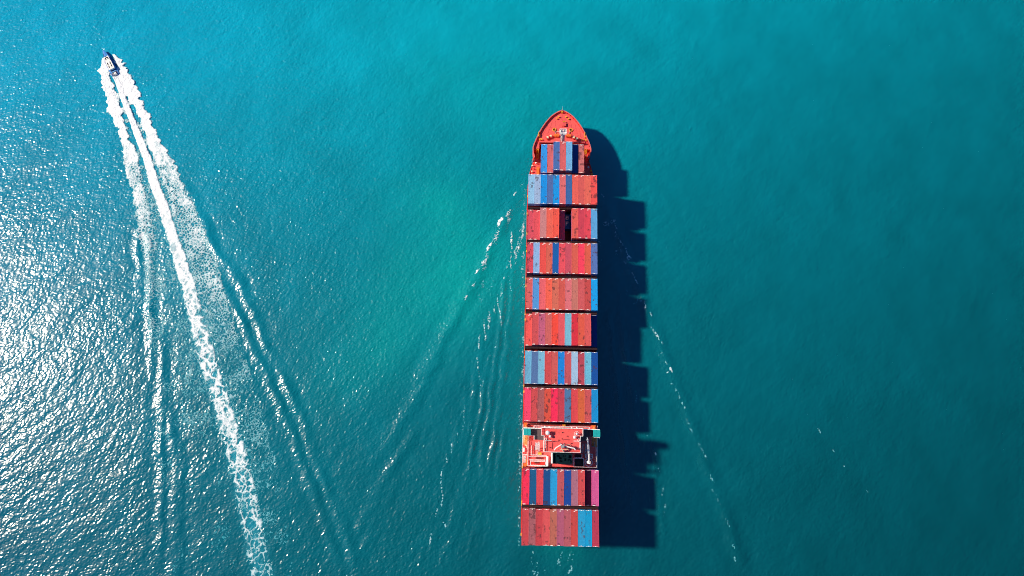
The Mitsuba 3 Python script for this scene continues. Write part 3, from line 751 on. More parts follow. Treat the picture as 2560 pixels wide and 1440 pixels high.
part(h2, 'house_deck_under', slab(h2p, 19.8, 19.9), 'm_dark')
parts(h2, 'house_deck_rail', [rail([(sx(-11.8), 0.3), (sx(-11.8), -8.4), (sx(-4.6), -8.4)], 20.2, 1.1, 1.4, 0.16), rail([(sx(12.8), -1.3), (sx(12.8), -8.4), (sx(4.8), -8.4)], 20.2, 1.1, 1.4, 0.12),
                             rail([(sx(-10.6), -1.2), (sx(-10.6), -4.6), (sx(-5.1), -4.6), (sx(-5.1), -8.3)], 20.2, 1.1, 1.4, 0.17), rail([(sx(-11.7), -5.1), (sx(-5.2), -5.1)], 20.2, 1.0, 1.6, 0.14), rail([(sx(4.8), -8.3), (sx(4.8), -5.4), (sx(8.4), -5.4), (sx(8.4), -8.3)], 20.2, 1.0, 1.5, 0.14), rail([(sx(5.0), -5.1), (sx(7.7), -5.1), (sx(7.7), -4.0)], 20.2, 1.0, 1.4, 0.12)], H)
part(h2, 'ventilator_casing', [box(sx(-11.2), sx(-5.4), -6.45, -6.2, 20.2, 21.0), box(sx(-5.0), sx(-4.45), -8.35, -4.9, 20.2, 21.6)], H)
part(h2, 'stores_hatch', [box(sx(-10.8), sx(-5.5), -8.1, -6.8, 20.2, 20.9)], 'm_hull_red')
part(h2, 'hatch_frame', [bar([sx(-10.85), -6.75, 20.95], [sx(-5.45), -6.75, 20.95], 0.2), bar([sx(-10.85), -8.15, 20.95], [sx(-5.45), -8.15, 20.95], 0.2), bar([sx(-5.45), -8.15, 20.95], [sx(-5.45), -6.75, 20.95], 0.2), bar([sx(-10.85), -8.15, 20.95], [sx(-10.85), -6.75, 20.95], 0.2)], H)
part(h2, 'hatch_gear', [box(sx(-9.3), sx(-7.6), -7.45, -7.1, 20.9, 21.2)], 'm_dark')
part(h2, 'locker', [box(sx(-9.0), sx(-6.8), -5.9, -5.35, 20.2, 21.0)], 'm_dark_red')
part(h2, 'yellow_skip', [box(sx(-8.2), sx(-7.0), -4.45, -3.75, 20.2, 20.9), box(sx(-8.3), sx(-6.9), -4.55, -3.65, 20.9, 21.0)], 'm_yellow')
part(h2, 'skip_guard', rail([(sx(-8.5), -3.3), (sx(-8.5), -4.6), (sx(-6.7), -4.6)], 20.2, 1.1, 1.0, 0.18), H)
for x, y0, y1, w in ((-9.2, -0.2, -2.9, 0.16), (-8.6, -0.2, -2.9, 0.16), (-8.1, 0.0, -3.5, 0.2), (7.6, -0.3, -3.6, 0.13), (8.7, -0.1, -4.2, 0.13), (9.4, -0.2, -2.9, 0.13)):
    part(h2, 'inclined_ladder', [bar([sx(x), y0, 25.4], [sx(x), y1, 20.3], w), bar([sx(x) + 0.45, y0, 25.4], [sx(x) + 0.45, y1, 20.3], w * 0.6)] + [box(sx(x), sx(x) + 0.45, y0 + (y1 - y0) * t - 0.1, y0 + (y1 - y0) * t + 0.1, 25.4 - 5.1 * t - 0.02, 25.4 - 5.1 * t + 0.02) for t in np.linspace(0.1, 0.9, 9)], H if x < 0 else 'm_grey')
# bridge deck with its wings
wing_poly = Polygon([(sx(-13.5), 2.25), (sx(-9.7), 2.25), (sx(-9.7), 0.75), (sx(9.7), 0.75), (sx(9.7), 2.25), (sx(13.5), 2.25), (sx(13.5), 4.9), (sx(-13.5), 4.9)])
br = part(ship, 'bridge_house', [slab(Polygon([(sx(-7.2), 2.3), (sx(-6.25), 2.3), (sx(-6.25), -3.25), (sx(6.35), -3.25), (sx(6.35), 2.35), (sx(7.25), 2.35), (sx(7.25), 4.9), (sx(-7.2), 4.9)]), 20.21, 29.9), box(sx(-9.4), sx(9.4), 1.0, 4.7, 20.21, 25.7)], H)
part(br, 'wing_deck', slab(wing_poly, 25.72, 25.95), 'm_deck_brown', label='dark brown decks of the bridge wings')
part(br, 'wing_front', [box(sx(-13.6), sx(-7.25), 4.6, 4.95, 25.96, 27.1), box(sx(7.3), sx(13.6), 4.6, 4.95, 25.96, 27.1), box(sx(-13.62), sx(-13.38), 2.3, 4.6, 25.96, 27.1), box(sx(-9.75), sx(-9.6), 0.75, 2.3, 25.96, 27.0), box(sx(-13.4), sx(-9.75), 2.2, 2.35, 25.96, 27.0)], H)
part(br, 'bridge_roof', slab(Polygon([(sx(-7.3), 2.2), (sx(-6.35), 2.2), (sx(-6.35), -3.35), (sx(6.45), -3.35), (sx(6.45), 2.25), (sx(7.35), 2.25), (sx(7.35), 5.0), (sx(-7.3), 5.0)]), 29.92, 30.05), 'm_deck_red', label='flat red roof of the bridge with white domes and masts')
part(br, 'roof_rail', [rail([(sx(-7.2), 2.3), (sx(-6.25), 2.3), (sx(-6.25), -3.25), (sx(6.35), -3.25), (sx(6.35), 2.35), (sx(7.25), 2.35), (sx(7.25), 4.9), (sx(-7.2), 4.9)], 30.05, 1.1, 1.2, 0.15, True), box(sx(-7.2), sx(7.25), 4.93, 5.1, 30.05, 30.9)], H)
part(br, 'front_gallery', [box(sx(-9.8), sx(9.8), 5.02, 5.5, 26.4, 26.55)], 'm_deck_red')
part(br, 'gallery_rail', [rail([(sx(-9.8), 5.0), (sx(-9.8), 5.55), (sx(9.8), 5.55), (sx(9.8), 5.0)], 26.55, 1.1, 1.4, 0.15)], H)
for i in range(9):
    part(br, 'bridge_window', box(sx(-6.4) + i * 1.45, sx(-6.4) + i * 1.45 + 1.2, 4.9, 4.93, 27.6, 29.0), 'm_glass')
for x in (-5.9, -4.4, 3.4, 5.2):
    part(br, 'searchlight', [ball([sx(x), 5.25, 30.6], 0.32, 1), rod([sx(x), 5.25, 29.6], [sx(x), 5.25, 30.4], 0.1)], H, smooth=True)
for x0_, nm in ((-13.4, 'port'), (11.05, 'starboard')):
    cv = part(br, 'wing_canopy', [box(sx(x0_), sx(x0_ + 2.5), 2.25, 4.62, 28.0, 28.12), bar([sx(x0_ + 1.25), 2.25, 28.13], [sx(x0_ + 1.25), 4.62, 28.13], 0.12, 0.1)], 'm_teal', label=f'teal canopy over the {nm} bridge wing')
    part(cv, 'canopy_post', [rod([sx(x0_ + a_), b_, 25.96], [sx(x0_ + a_), b_, 28.0], 0.06) for a_ in (0.12, 2.38) for b_ in (2.35, 4.5)], H)
part(br, 'wing_lamp', [ball([sx(13.3), 2.0, 27.6], 0.2, 1), ball([sx(-13.75), 4.5, 27.4], 0.2, 1), bar([sx(11.3), 2.1, 27.4], [sx(13.3), 2.1, 27.4], 0.14)], H)
for x, y, r_, z, nm in ((-5.0, 3.2, 0.78, 31.6, 'large white radome on the port side of the bridge roof'), (-4.15, 2.0, 0.42, 31.2, None), (5.1, 3.1, 0.40, 31.6, None), (4.35, 1.9, 0.55, 31.4, None)):
    rd = part(br, 'radome', [ball([sx(x), y, z], r_, 3)], H, smooth=True, label=nm)
    part(rd, 'radome_stand', rod([sx(x), y, 30.05], [sx(x), y, z - 0.8 * r_], 0.3 * r_ + 0.12), H)
part(br, 'antenna_ring', [ring([sx(5.1), 3.1, 31.0], 0.8, 0.07, 24, 6)] + [bar([sx(5.1) + 0.8 * c_, 3.1 + 0.8 * s_, 31.0], [sx(5.1) + 0.8 * c_, 3.1 + 0.8 * s_, 30.05], 0.08) for c_, s_ in ((1, 0), (-1, 0), (0, 1), (0, -1))], H)
for sgn in (-1, 1):
    xx = sgn * 5.6 + (0 if sgn < 0 else 0.2)
    part(br, 'signal_mast', [rod([sx(xx), 0.5, 30.05], [sx(xx), 0.7, 33.2], 0.13), bar([sx(xx), 0.6, 32.8], [sx(xx - sgn * 1.9), 0.65, 32.8], 0.15), bar([sx(xx + sgn * 0.15), 0.4, 32.5], [sx(xx + sgn * 0.05), -2.0, 32.3], 0.15), ring([sx(xx + sgn * 0.05), 1.0, 31.2], 0.42, 0.08)], H)
mast = part(br, 'radar_mast', [rod([sx(0.1), -1.6, 30.05], [sx(0.1), -1.2, 36.2], 0.42, 0.3, n=14), bar([sx(-0.6), -0.2, 30.05], [sx(0.0), -1.0, 34.5], 0.16), bar([sx(0.8), -0.2, 30.05], [sx(0.2), -1.0, 34.5], 0.16), box(sx(-0.5), sx(0.7), -1.7, -0.6, 34.4, 34.55), box(sx(-0.35), sx(0.5), -1.6, -0.8, 36.2, 36.4)], 'm_grey', smooth=30)
part(mast, 'radar_scanner', [bar([sx(-2.9), -2.6, 34.9], [sx(-2.2), -1.7, 34.9], 0.34, 0.3), bar([sx(-2.2), -1.7, 34.9], [sx(-0.3), -0.6, 34.9], 0.34, 0.3)], H)
part(mast, 'radar_scanner', [bar([sx(0.6), -1.1, 35.4], [sx(4.2), -1.9, 35.4], 0.34, 0.3), ball([sx(4.3), -2.2, 35.2], 0.28, 1)], H)
part(mast, 'mast_arm', [bar([sx(-1.6), -2.3, 33.6], [sx(1.9), -2.3, 33.6], 0.14), rod([sx(0.6), -2.8, 30.05], [sx(0.6), -2.8, 31.6], 0.3, 0.3), bar([sx(-0.3), -2.1, 32], [sx(0.6), -2.7, 31.6], 0.3)], 'm_cream')
part(mast, 'mast_lamp', [ball([sx(0.7), -1.0, 34.8], 0.2, 1)], 'm_orange')
part(br, 'roof_loop', ring([sx(2.3), -1.4, 30.5], 0.85, 0.06, 24, 6), 'm_cream')
part(br, 'roof_aerial', [bar([sx(0.0), 1.2, 30.05], [sx(0.0), 1.4, 32.8], 0.2), rod([sx(0.1), 3.4, 30.05], [sx(0.1), 3.5, 30.6], 0.14)], 'm_dark')
for x, y in ((-2.8, 3.6), (1.8, 2.2), (-1.2, 0.8), (3.2, -0.2), (-4.2, -1.8), (2.6, -2.4)):
    part(br, 'roof_fitting', [box(sx(x) - 0.14, sx(x) + 0.14, y - 0.14, y + 0.14, 30.05, 30.5)], 'm_dark_red')

# funnel
fu = part(ship, 'funnel', [box(sx(-3.1), sx(3.7), -7.2, -3.6, 20.21, 28.6)], H)
part(fu, 'funnel_rim', slab(sbox(sx(-3.15), -7.25, sx(3.75), -3.55).difference(sbox(sx(-2.85), -7.0, sx(3.5), -3.75)), 28.6, 29.5), 'm_funnel')
part(fu, 'funnel_top', box(sx(-2.85), sx(3.5), -7.0, -3.75, 28.62, 28.75), 'm_funnel', label='dark blue-green recessed funnel top with exhaust pipes')
part(fu, 'port_wall', box(sx(-3.42), sx(-3.16), -7.2, -3.45, 20.21, 29.6), H)
for x, y, r_ in ((-1.9, -4.5, 0.28), (-0.9, -6.2, 0.24), (0.2, -4.4, 0.3), (1.0, -4.4, 0.3), (2.0, -4.6, 0.5), (0.6, -5.7, 0.42), (1.9, -5.9, 0.42), (-1.2, -5.2, 0.3), (2.7, -6.3, 0.34)):
    part(fu, 'exhaust_pipe', [rod([sx(x), y, 28.75], [sx(x), y, 29.7], r_, n=14)], 'm_funnel', smooth=30)

# provision crane on the starboard side
cr = part(ship, 'deck_crane', [rod([sx(9.75), -6.65, 20.2], [sx(9.75), -6.65, 26.4], 0.6, 0.5, n=16), box(sx(9.35), sx(10.15), -7.1, -6.1, 26.4, 27.6), ball([sx(9.5), -6.5, 27.2], 0.55, 2)], H, smooth=30, label='white deck crane with its boom swung forward')
part(cr, 'crane_boom', [bar([sx(9.6), -6.6, 27.6], [sx(9.55), -3.9, 27.8], 0.42, 0.3), bar([sx(9.55), -3.9, 27.8], [sx(9.35), -0.6, 28.0], 0.60, 0.4), bar([sx(9.35), -0.6, 28.0], [sx(9.0), 2.0, 28.1], 0.40, 0.3), bar([sx(8.6), 1.1, 28.0], [sx(9.6), 1.1, 28.0], 0.2)], H)
part(cr, 'crane_rail', [ring([sx(10.1), -6.75, 21.2], 1.3, 0.10, 28, 6), ring([sx(10.1), -6.75, 20.7], 1.3, 0.06, 28, 6)] + [bar([sx(10.1) + 1.3 * math.cos(t), -6.75 + 1.3 * math.sin(t), 20.2], [sx(10.1) + 1.3 * math.cos(t), -6.75 + 1.3 * math.sin(t), 21.2], 0.07) for t in np.arange(0, 6.28, 0.52)], H)
cb = part(ship, 'boom_rest', [box(sx(9.1), sx(11.4), -5.15, -3.85, 20.2, 21.3)], 'm_hull_red', label='red box with a white frame under the crane boom')
part(cb, 'box_frame', [bar([sx(9.05), -3.8, 21.36], [sx(11.45), -3.8, 21.36], 0.2, 0.12), bar([sx(9.05), -5.2, 21.36], [sx(11.45), -5.2, 21.36], 0.2, 0.12), bar([sx(9.05), -5.2, 21.36], [sx(9.05), -3.8, 21.36], 0.2, 0.12), bar([sx(11.45), -5.2, 21.36], [sx(11.45), -3.8, 21.36], 0.2, 0.12), bar([sx(9.2), -4.5, 21.36], [sx(11.3), -4.5, 21.36], 0.18, 0.1)], H)
# gear between the last forward row and the bridge, and on the boat deck
part(ship, 'gangway_winch', [box(sx(-13.5), sx(-12.3), 5.7, 6.9, 15.12, 16.2), rod([sx(-13.5), 6.3, 16.2], [sx(-12.3), 6.3, 16.2], 0.35)], 'm_orange')
part(ship, 'stowage_rack', [box(sx(-11.9), sx(12.2), 6.55, 6.75, 15.12, 16.4), box(sx(-11.9), sx(12.2), 6.1, 6.5, 15.12, 15.5)], 'm_dark_red')
part(ship, 'yellow_locker', box(sx(1.0), sx(1.9), 6.1, 6.5, 15.52, 17.0), 'm_yellow')
part(ship, 'mooring_reel', [rod([sx(11.6), 6.3, 16.0], [sx(13.2), 6.3, 16.0], 0.5), box(sx(11.7), sx(13.3), 5.9, 6.7, 15.12, 15.5)], 'm_orange', smooth=30)
part(ship, 'raft_canister', [rod([sx(-13.3), -3.6, 16.0], [sx(-13.3), -2.2, 16.0], 0.36, n=16), box(sx(-13.7), sx(-12.9), -3.3, -2.5, 15.12, 15.7)], H, smooth=30, label='white life raft canister at the port rail')
part(ship, 'rescue_davit', [bar([sx(-12.4), -1.0, 15.12], [sx(-12.6), -1.2, 18.4], 0.2), bar([sx(-12.6), -0.8, 18.3], [sx(-12.2), -2.2, 18.3], 0.18), bar([sx(-13.0), -1.3, 18.3], [sx(-12.1), -1.5, 18.3], 0.16)], 'm_cream')
part(ship, 'rescue_davit', [bar([sx(12.4), -0.9, 15.12], [sx(12.5), -1.0, 18.4], 0.2), bar([sx(12.5), 0.5, 18.3], [sx(12.5), -1.1, 18.3], 0.16), bar([sx(11.2), -1.1, 18.3], [sx(12.6), -1.0, 18.3], 0.16)], 'm_grey')
part(ship, 'orange_stores', [box(sx(-12.4), sx(-11.95), -8.6, -6.3, 15.12, 16.3), box(sx(-13.7), sx(-12.4), -8.85, -7.8, 15.12, 15.9)], 'm_orange')

# lifeboats
for sgn, side, extra in ((-1, 'port', 'bright orange covered lifeboat hanging on the sunlit left side of the bridge house'), (1, 'starboard', 'covered orange lifeboat in shade on the right side of the bridge house')):
    lb = thing('lifeboat', extra, 'lifeboat')
    cxl = CX + sgn * 12.6
    v = []
    rings = []
    prof = [(-1.35, 0.15, 0.5), (-1.2, 0.75, 0.8), (0.0, 1.02, 1.0), (3.0, 1.05, 1.0), (5.0, 0.9, 0.95), (5.9, 0.4, 0.7), (6.1, 0.1, 0.45)]
    for y, hw, k in prof:
        for t in np.linspace(0, 2 * np.pi, 14, endpoint=False):
            v.append([cxl + hw * math.copysign(abs(math.cos(t)) ** 0.7, math.cos(t)), y, 16.6 + 1.15 * k * math.copysign(abs(math.sin(t)) ** 0.8, math.sin(t))])
    v = np.array(v)
    f = []
    for i in range(len(prof) - 1):
        for j in range(14):
            A, B = i * 14 + j, i * 14 + (j + 1) % 14
            f += [[A, B, B + 14], [A, B + 14, A + 14]]
    n0 = len(v)
    v = np.vstack([v, [[cxl, prof[0][0] - 0.05, 16.6], [cxl, prof[-1][0] + 0.05, 16.6]]])
    for j in range(14):
        f += [[n0, (j + 1) % 14, j], [n0 + 1, (len(prof) - 1) * 14 + j, (len(prof) - 1) * 14 + (j + 1) % 14]]
    part(lb, 'lifeboat_hull', trimesh.Trimesh(v, np.array(f), process=False), 'm_lifeboat', smooth=True)
    part(lb, 'cockpit', [box(cxl - 0.45, cxl + 0.45, -0.5, 0.5, 17.5, 18.05)], 'm_lifeboat')
    part(lb, 'hatch', [rod([cxl - 0.25, 1.2, 17.6], [cxl - 0.25, 1.2, 17.82], 0.2), rod([cxl + 0.3, 1.35, 17.6], [cxl + 0.3, 1.35, 17.82], 0.16)], 'm_orange')
    part(lb, 'rub_rail', [rod([cxl - 1.06, -0.4, 16.6], [cxl - 1.06, 4.2, 16.6], 0.09), rod([cxl + 1.06, -0.4, 16.6], [cxl + 1.06, 4.2, 16.6], 0.09)], H)

# ---------------------------------------------------------------- containers
COL = {}
ROWS = [
    [None, None, ('bright blue', (50, 160, 248)), ('dusty pink-red', (220, 110, 115)), ('slate blue', (75, 120, 190)), ('coral', (225, 105, 110)), ('pale blue', (120, 188, 240)), ('deep blue', (0, 75, 155)), ('dusty salmon', (215, 120, 122)), None, None],
    [('pale blue', (150, 205, 245)), ('pale grey-blue', (165, 195, 235)), ('bright azure', (0, 155, 245)), ('slate blue', (85, 115, 178)), ('vivid azure', (0, 160, 246)), ('pink coral', (230, 115, 120)), ('steel blue', (60, 110, 178)), ('coral orange', (240, 105, 95)), ('stained coral', (222, 98, 95)), ('salmon', (240, 112, 97)), ('bright coral red', (248, 90, 88))],
    [('rose red', (225, 85, 105)), ('rose red', (224, 86, 100)), ('stained dusty pink', (208, 138, 142)), ('coral orange', (245, 106, 90)), ('orange red', (252, 95, 80)), ('maroon', (215, 85, 120)), ('navy blue', (0, 110, 180)), ('coral', (236, 100, 93)), ('crimson', (214, 70, 92)), ('red', (236, 76, 94)), ('sky blue', (95, 175, 235))],
    [('rose red', (225, 80, 100)), ('pale blue', (145, 190, 240)), ('coral red', (240, 85, 80)), ('terracotta orange', (224, 106, 90)), ('royal blue', (0, 100, 182)), ('rose', (240, 85, 100)), ('dusty rose', (210, 85, 105)), ('rust-stained terracotta', (224, 100, 86)), ('hot pink-red', (255, 70, 100)), ('orange terracotta', (230, 100, 80)), ('periwinkle blue', (90, 125, 195))],
    [('salmon', (225, 104, 104)), ('mid blue', (85, 160, 230)), ('pinkish coral', (240, 105, 115)), ('bright orange', (255, 106, 85)), ('terracotta', (220, 114, 95)), ('brick red', (220, 95, 86)), ('light pink', (230, 120, 130)), ('tan', (204, 124, 114)), ('dusty red', (214, 95, 100)), ('dark brick', (205, 80, 80)), ('bright azure', (0, 170, 250))],
    [('coral', (240, 95, 94)), ('dusty red', (214, 85, 90)), ('mauve pink', (204, 100, 135)), ('dusty coral', (215, 105, 104)), ('vivid orange red', (252, 80, 65)), ('coral pink', (235, 95, 105)), ('worn pale cyan', (125, 196, 225)), ('crimson', (225, 50, 70)), ('orange', (230, 95, 76)), ('stained coral', (228, 96, 95)), ('navy blue', (0, 62, 150))],
    [('light blue', (112, 186, 226)), ('slate blue', (86, 124, 180)), ('pale blue', (126, 195, 230)), ('red', (216, 80, 85)), ('streaked dusty coral', (212, 96, 95)), ('strong blue', (0, 140, 236)), ('stained dusty red', (204, 90, 100)), ('very pale blue', (166, 205, 240)), ('dusty crimson', (190, 76, 95)), ('pale cyan', (110, 196, 230)), ('royal blue', (0, 85, 172))],
    [('hot pink', (255, 72, 115)), ('dusty red', (214, 80, 85)), ('brown mauve', (175, 95, 100)), ('brick orange', (225, 86, 70)), ('hot crimson', (252, 46, 95)), ('dark crimson', (200, 65, 85)), ('stained steel blue', (76, 126, 176)), ('red', (226, 76, 85)), ('burnt orange', (220, 105, 66)), ('dusty coral', (210, 90, 95)), ('azure', (0, 152, 226))],
    [('hot crimson', (252, 50, 92)), ('worn teal blue', (0, 95, 146)), ('red', (225, 76, 90)), ('deep blue', (0, 80, 146)), ('stained sky blue', (36, 165, 230)), ('terracotta', (195, 90, 100)), ('royal blue', (0, 75, 166)), ('mauve grey', (176, 116, 140)), ('brick red', (216, 80, 85)), ('dark plum', (82, 36, 80)), ('magenta pink', (220, 95, 160))],
    [('brick red', (206, 72, 82)), ('rust-stained mauve', (175, 100, 110)), ('red', (205, 70, 80)), ('coral', (226, 90, 95)), ('brown terracotta', (195, 110, 95)), ('mauve', (185, 95, 126)), ('dusty rose', (190, 96, 110)), ('brick', (206, 76, 76)), ('sky blue', (36, 165, 220)), ('azure', (0, 165, 222)), ('dark crimson', (190, 62, 90))]]
DROP = {(0, 2): 1, (0, 3): 1, (0, 7): 1, (0, 8): 1, (2, 0): 1, (2, 1): 1, (2, 5): 1, (2, 6): 3, (5, 0): 1, (5, 10): 1, (8, 9): 1, (8, 1): 0}
ROWN = ['in the bow row', 'in second row from bow', 'in third row from bow', 'in fourth row from bow', 'in fifth row from bow', 'in sixth row from bow',
        'in seventh row from bow', 'in row just ahead of bridge', 'in row just behind bridge', 'in the aftmost row']
POSN = ['leftmost', 'second from left', 'third from left', 'fourth from left', 'fifth from left', 'middle one', 'fifth from right', 'fourth from right', 'third from right', 'second from right', 'rightmost']
POS0 = ['leftmost', 'second from left', 'third from left', 'middle one', 'third from right', 'second from right', 'rightmost']
BLUES = ('blue', 'azure', 'cyan', 'navy')


def corrugated(length, height, depth, n):
    """A wall in the x-z plane, running along x, facing -y, with upright trapezoid corrugations."""
    xs, ds = [], []
    p = length / n
    for i in range(n):
        for t, dd in ((0.0, 0), (0.3, 0), (0.5, 1), (0.8, 1)):
            xs.append((i + t) * p)
            ds.append(dd * depth)
    xs.append(length)
    ds.append(0.0)
    xs, ds = np.array(xs), np.array(ds)
    k = len(xs)
    v = np.vstack([np.c_[xs, ds, xs * 0], np.c_[xs, ds, xs * 0 + height]])
    i = np.arange(k - 1)
    return trimesh.Trimesh(v, np.vstack([np.c_[i, i + 1, i + 1 + k], np.c_[i, i + 1 + k, i + k]]), process=False)


def unit_container(length, n):
    """Meshes of a container whose front (towards the bow) top port corner is at the origin; x to starboard, y forward."""
    w, h, L = CW, CH, length
    fr = []
    b = 0.16
    for x in (0, w - b):
        fr += [box(x, x + b, -L + b, -b, -b, 0), box(x, x + b, -L + b, -b, -h, -h + b)]
        for y in (-L, -b):
            fr.append(box(x, x + b, y, y + b, -h, 0.0))
            fr.append(box(x - 0.006, x + b + 0.02, y - 0.006, y + b + 0.02, -0.12, 0.012))
    for y in (-L, -b):
        fr += [box(b, w - b, y, y + b, -b, 0), box(b, w - b, y, y + b, -h, -h + b)]
    fr.append(box(b, w - b, -L + b, -b, -h + 0.05, -h + 0.12))
    frame = trimesh.util.concatenate(fr)
    roof = corrugated(L - 2 * b, w - 2 * b, 0.03, n)          # x along, z across
    rv = roof.vertices.copy()
    roof.vertices = np.c_[b + rv[:, 2], -L + b + rv[:, 0], -0.035 - 0.03 + rv[:, 1]]
    roof.faces = roof.faces[:, ::-1] if np.cross(*(roof.vertices[roof.faces[0][1:]] - roof.vertices[roof.faces[0][0]]))[2] < 0 else roof.faces
    sides = []
    for sgn in (0, 1):
        s = corrugated(L - 2 * b, h - 2 * b, 0.045, n)
        q = s.vertices.copy()
        s.vertices = np.c_[(0.02 + q[:, 1]) if sgn == 0 else (w - 0.02 - q[:, 1]), -L + b + q[:, 0], -h + b + q[:, 2]]
        sides.append(s)
    front = corrugated(w - 2 * b, h - 2 * b, 0.045, 7)
    q = front.vertices.copy()
    front.vertices = np.c_[b + q[:, 0], -0.02 - q[:, 1], -h + b + q[:, 2]]
    door = trimesh.util.concatenate([box(b, w / 2 - 0.01, -L + 0.03, -L + 0.08, -h + b, -b), box(w / 2 + 0.01, w - b, -L + 0.03, -L + 0.08, -h + b, -b)])
    bars = trimesh.util.concatenate([rod([x, -L + 0.0, -h + 0.2], [x, -L + 0.0, -0.2], 0.03, n=6) for x in (0.45, 0.9, 1.54, 2.0)])
    return dict(frame=frame, roof_panel=roof, side_panel=sides[0], side_panel_001=sides[1], end_wall=front, door=door, lock_rods=bars)


U40, U20 = unit_container(CL, 26), unit_container(6.058, 13)


def tinted(mesh, c):
    return mikit.ply(mesh, 'm_container', smooth=False, color=np.tile(c, (len(mesh.vertices), 1)))


mat('m_marking', (0.86, 0.86, 0.84), 0.5)
# roof end markings: a bar to one side, a narrow edge strip, or a small arrow
bar_front = box(CW * 0.52, CW * 0.90, -0.27, -0.06, 0.003, 0.022)
bar_aft = box(CW * 0.10, CW * 0.48, -CL + 0.06, -CL + 0.27, 0.003, 0.022)
strip_front = trimesh.util.concatenate([box(0.3, CW - 0.3, -0.12, -0.05, 0.003, 0.018), box(CW * 0.42, CW * 0.58, -0.30, -0.12, 0.003, 0.018)])
strip_aft = trimesh.util.concatenate([box(0.3, CW - 0.3, -CL + 0.05, -CL + 0.12, 0.003, 0.018), box(CW * 0.42, CW * 0.58, -CL + 0.12, -CL + 0.30, 0.003, 0.018)])
arrow = trimesh.util.concatenate([box(CW * 0.40, CW * 0.60, -0.72, -0.52, -0.03, 0.004)])
PLY = {k: mikit.ply(m, 'm_marking') for k, m in dict(bf=bar_front, ba=bar_aft, sf=strip_front, sa=strip_aft, ar=arrow).items()}
PLY_ROD = mikit.ply(U40['lock_rods'], 'm_grey')

lower_cols = [(206, 72, 82), (225, 95, 90), (60, 110, 178), (0, 100, 182), (175, 95, 100), (240, 105, 95), (30, 70, 130), (120, 190, 230), (190, 62, 90), (85, 120, 180), (150, 60, 70), (230, 110, 110)]
simple40 = trimesh.util.concatenate([box(0.03, CW - 0.03, -CL + 0.03, -0.03, -CH + 0.04, -0.02), U40['frame']])
low_meshes, low_colors = [], []
SECOND = []
for r, row in enumerate(ROWS):
    for c, item in enumerate(row):
        if item is None:
            continue
        drop = DROP.get((r, c), 0)
        top = ROW_Z[r] - drop * CH
        twenty = (r, c) == (2, 6)
        jx, jy = rng.normal(0, 0.008), rng.normal(0, 0.035)
        xx, yy = X0 + c * PITCH + jx, ROW_Y[r] + jy
        cname, rgb = item
        pos = (POS0[c - 2] if r == 0 else POSN[c])
        extra = ''
        if drop == 1 and (r, c) != (2, 6):
            extra = ' one tier lower,'
        lab = f'{cname} container,{extra} {pos} {ROWN[r]}'
        if twenty:
            lab = 'short blue container with pale roof lettering, deep in the gap of the third row'
        key = thing('shipping_container', lab, 'container', 'containers stacked on the ship')
        col = np.array(paint(rgb))
        tw = T().translate([xx, yy, top])
        U = U20 if twenty else U40
        for pn, mesh in U.items():
            if pn == 'lock_rods':
                if not twenty:
                    scene[f'{key}__lock_rods'] = {**PLY_ROD, 'to_world': tw}
                continue
            scene[f'{key}__{pn}'] = {**tinted(mesh, np.clip(col * (1.12 if pn == 'frame' else 1.0), 0, 0.85)), 'to_world': tw}
        if twenty:
            for k, (ch, dy) in enumerate((('B', -2.1), ('F', -4.6))):
                tm = meshkit.text_mesh(ch, 1.5, 0.03, True)
                tm.apply_translation([0.35, dy, 0.0])
                scene[numbered(f'{key}__roof_lettering')] = {**mikit.ply(tm, 'm_marking'), 'to_world': tw}
        else:
            blue = any(b_ in cname for b_ in BLUES)
            kind = rng.random()
            wide = (kind < 0.55) and not blue
            marks = ('bf', 'ba', 'ar') if wide else (('sf', 'sa') if kind < 0.8 else ('sf',))
            for m_ in marks:
                scene[numbered(f'{key}__end_marking')] = {**PLY[m_], 'to_world': tw}
        n_low = TIERS[r] - 1 - drop
        for t in range(n_low):
            z2 = top - CH * (t + 1)
            rgb2 = lower_cols[int(rng.integers(len(lower_cols)))]
            if twenty and t == 0:
                pass
            if t == 0 and r not in (9,):
                SECOND.append((r, c, xx, yy, z2, rgb2, cname, pos))
            else:
                m_ = simple40.copy()
                m_.apply_translation([xx, yy, z2])
                low_meshes.append(m_)
                low_colors.append(np.tile(paint(rgb2), (len(m_.vertices), 1)))
for r, c, xx, yy, z2, rgb2, cname, pos in SECOND:
    key = thing('shipping_container', f'container under the {cname} one, {pos} {ROWN[r]}', 'container', 'containers stacked on the ship')
    scene[key] = {**tinted(simple40, np.array(paint(rgb2))), 'to_world': T().translate([xx, yy, z2])}
mm_ = trimesh.util.concatenate(low_meshes)
scene['lower_containers'] = mikit.ply(mm_, 'm_container', smooth=False, color=np.vstack(low_colors))
tag('lower_containers', 'lower tiers of the container stacks, in the dark gaps between the rows', 'container', kind='stuff')

# ---------------------------------------------------------------- the speedboat
bt, bs = at(257, 124, 1.5), at(288.5, 187, 1.0)
ax = (bt - bs)[:2]
BL = np.linalg.norm(ax)
ax /= BL
mid_ = (bt + bs)[:2] / 2
BT = np.eye(4)
BT[:2, 1] = ax
BT[:2, 0] = [ax[1], -ax[0]]
BT[2, 2] = 0.68
BT[:3, 3] = [mid_[0], mid_[1], 0.15]
boat = thing('speedboat', 'blue and white speedboat racing at the head of a white foam wake', 'boat')


def bpart(parent, name, meshes, m, **kw):
    if isinstance(meshes, list):
        meshes = trimesh.util.concatenate(meshes)
    meshes = meshes.copy()
    meshes.apply_transform(BT)
    return part(parent, name, meshes, m, **kw)


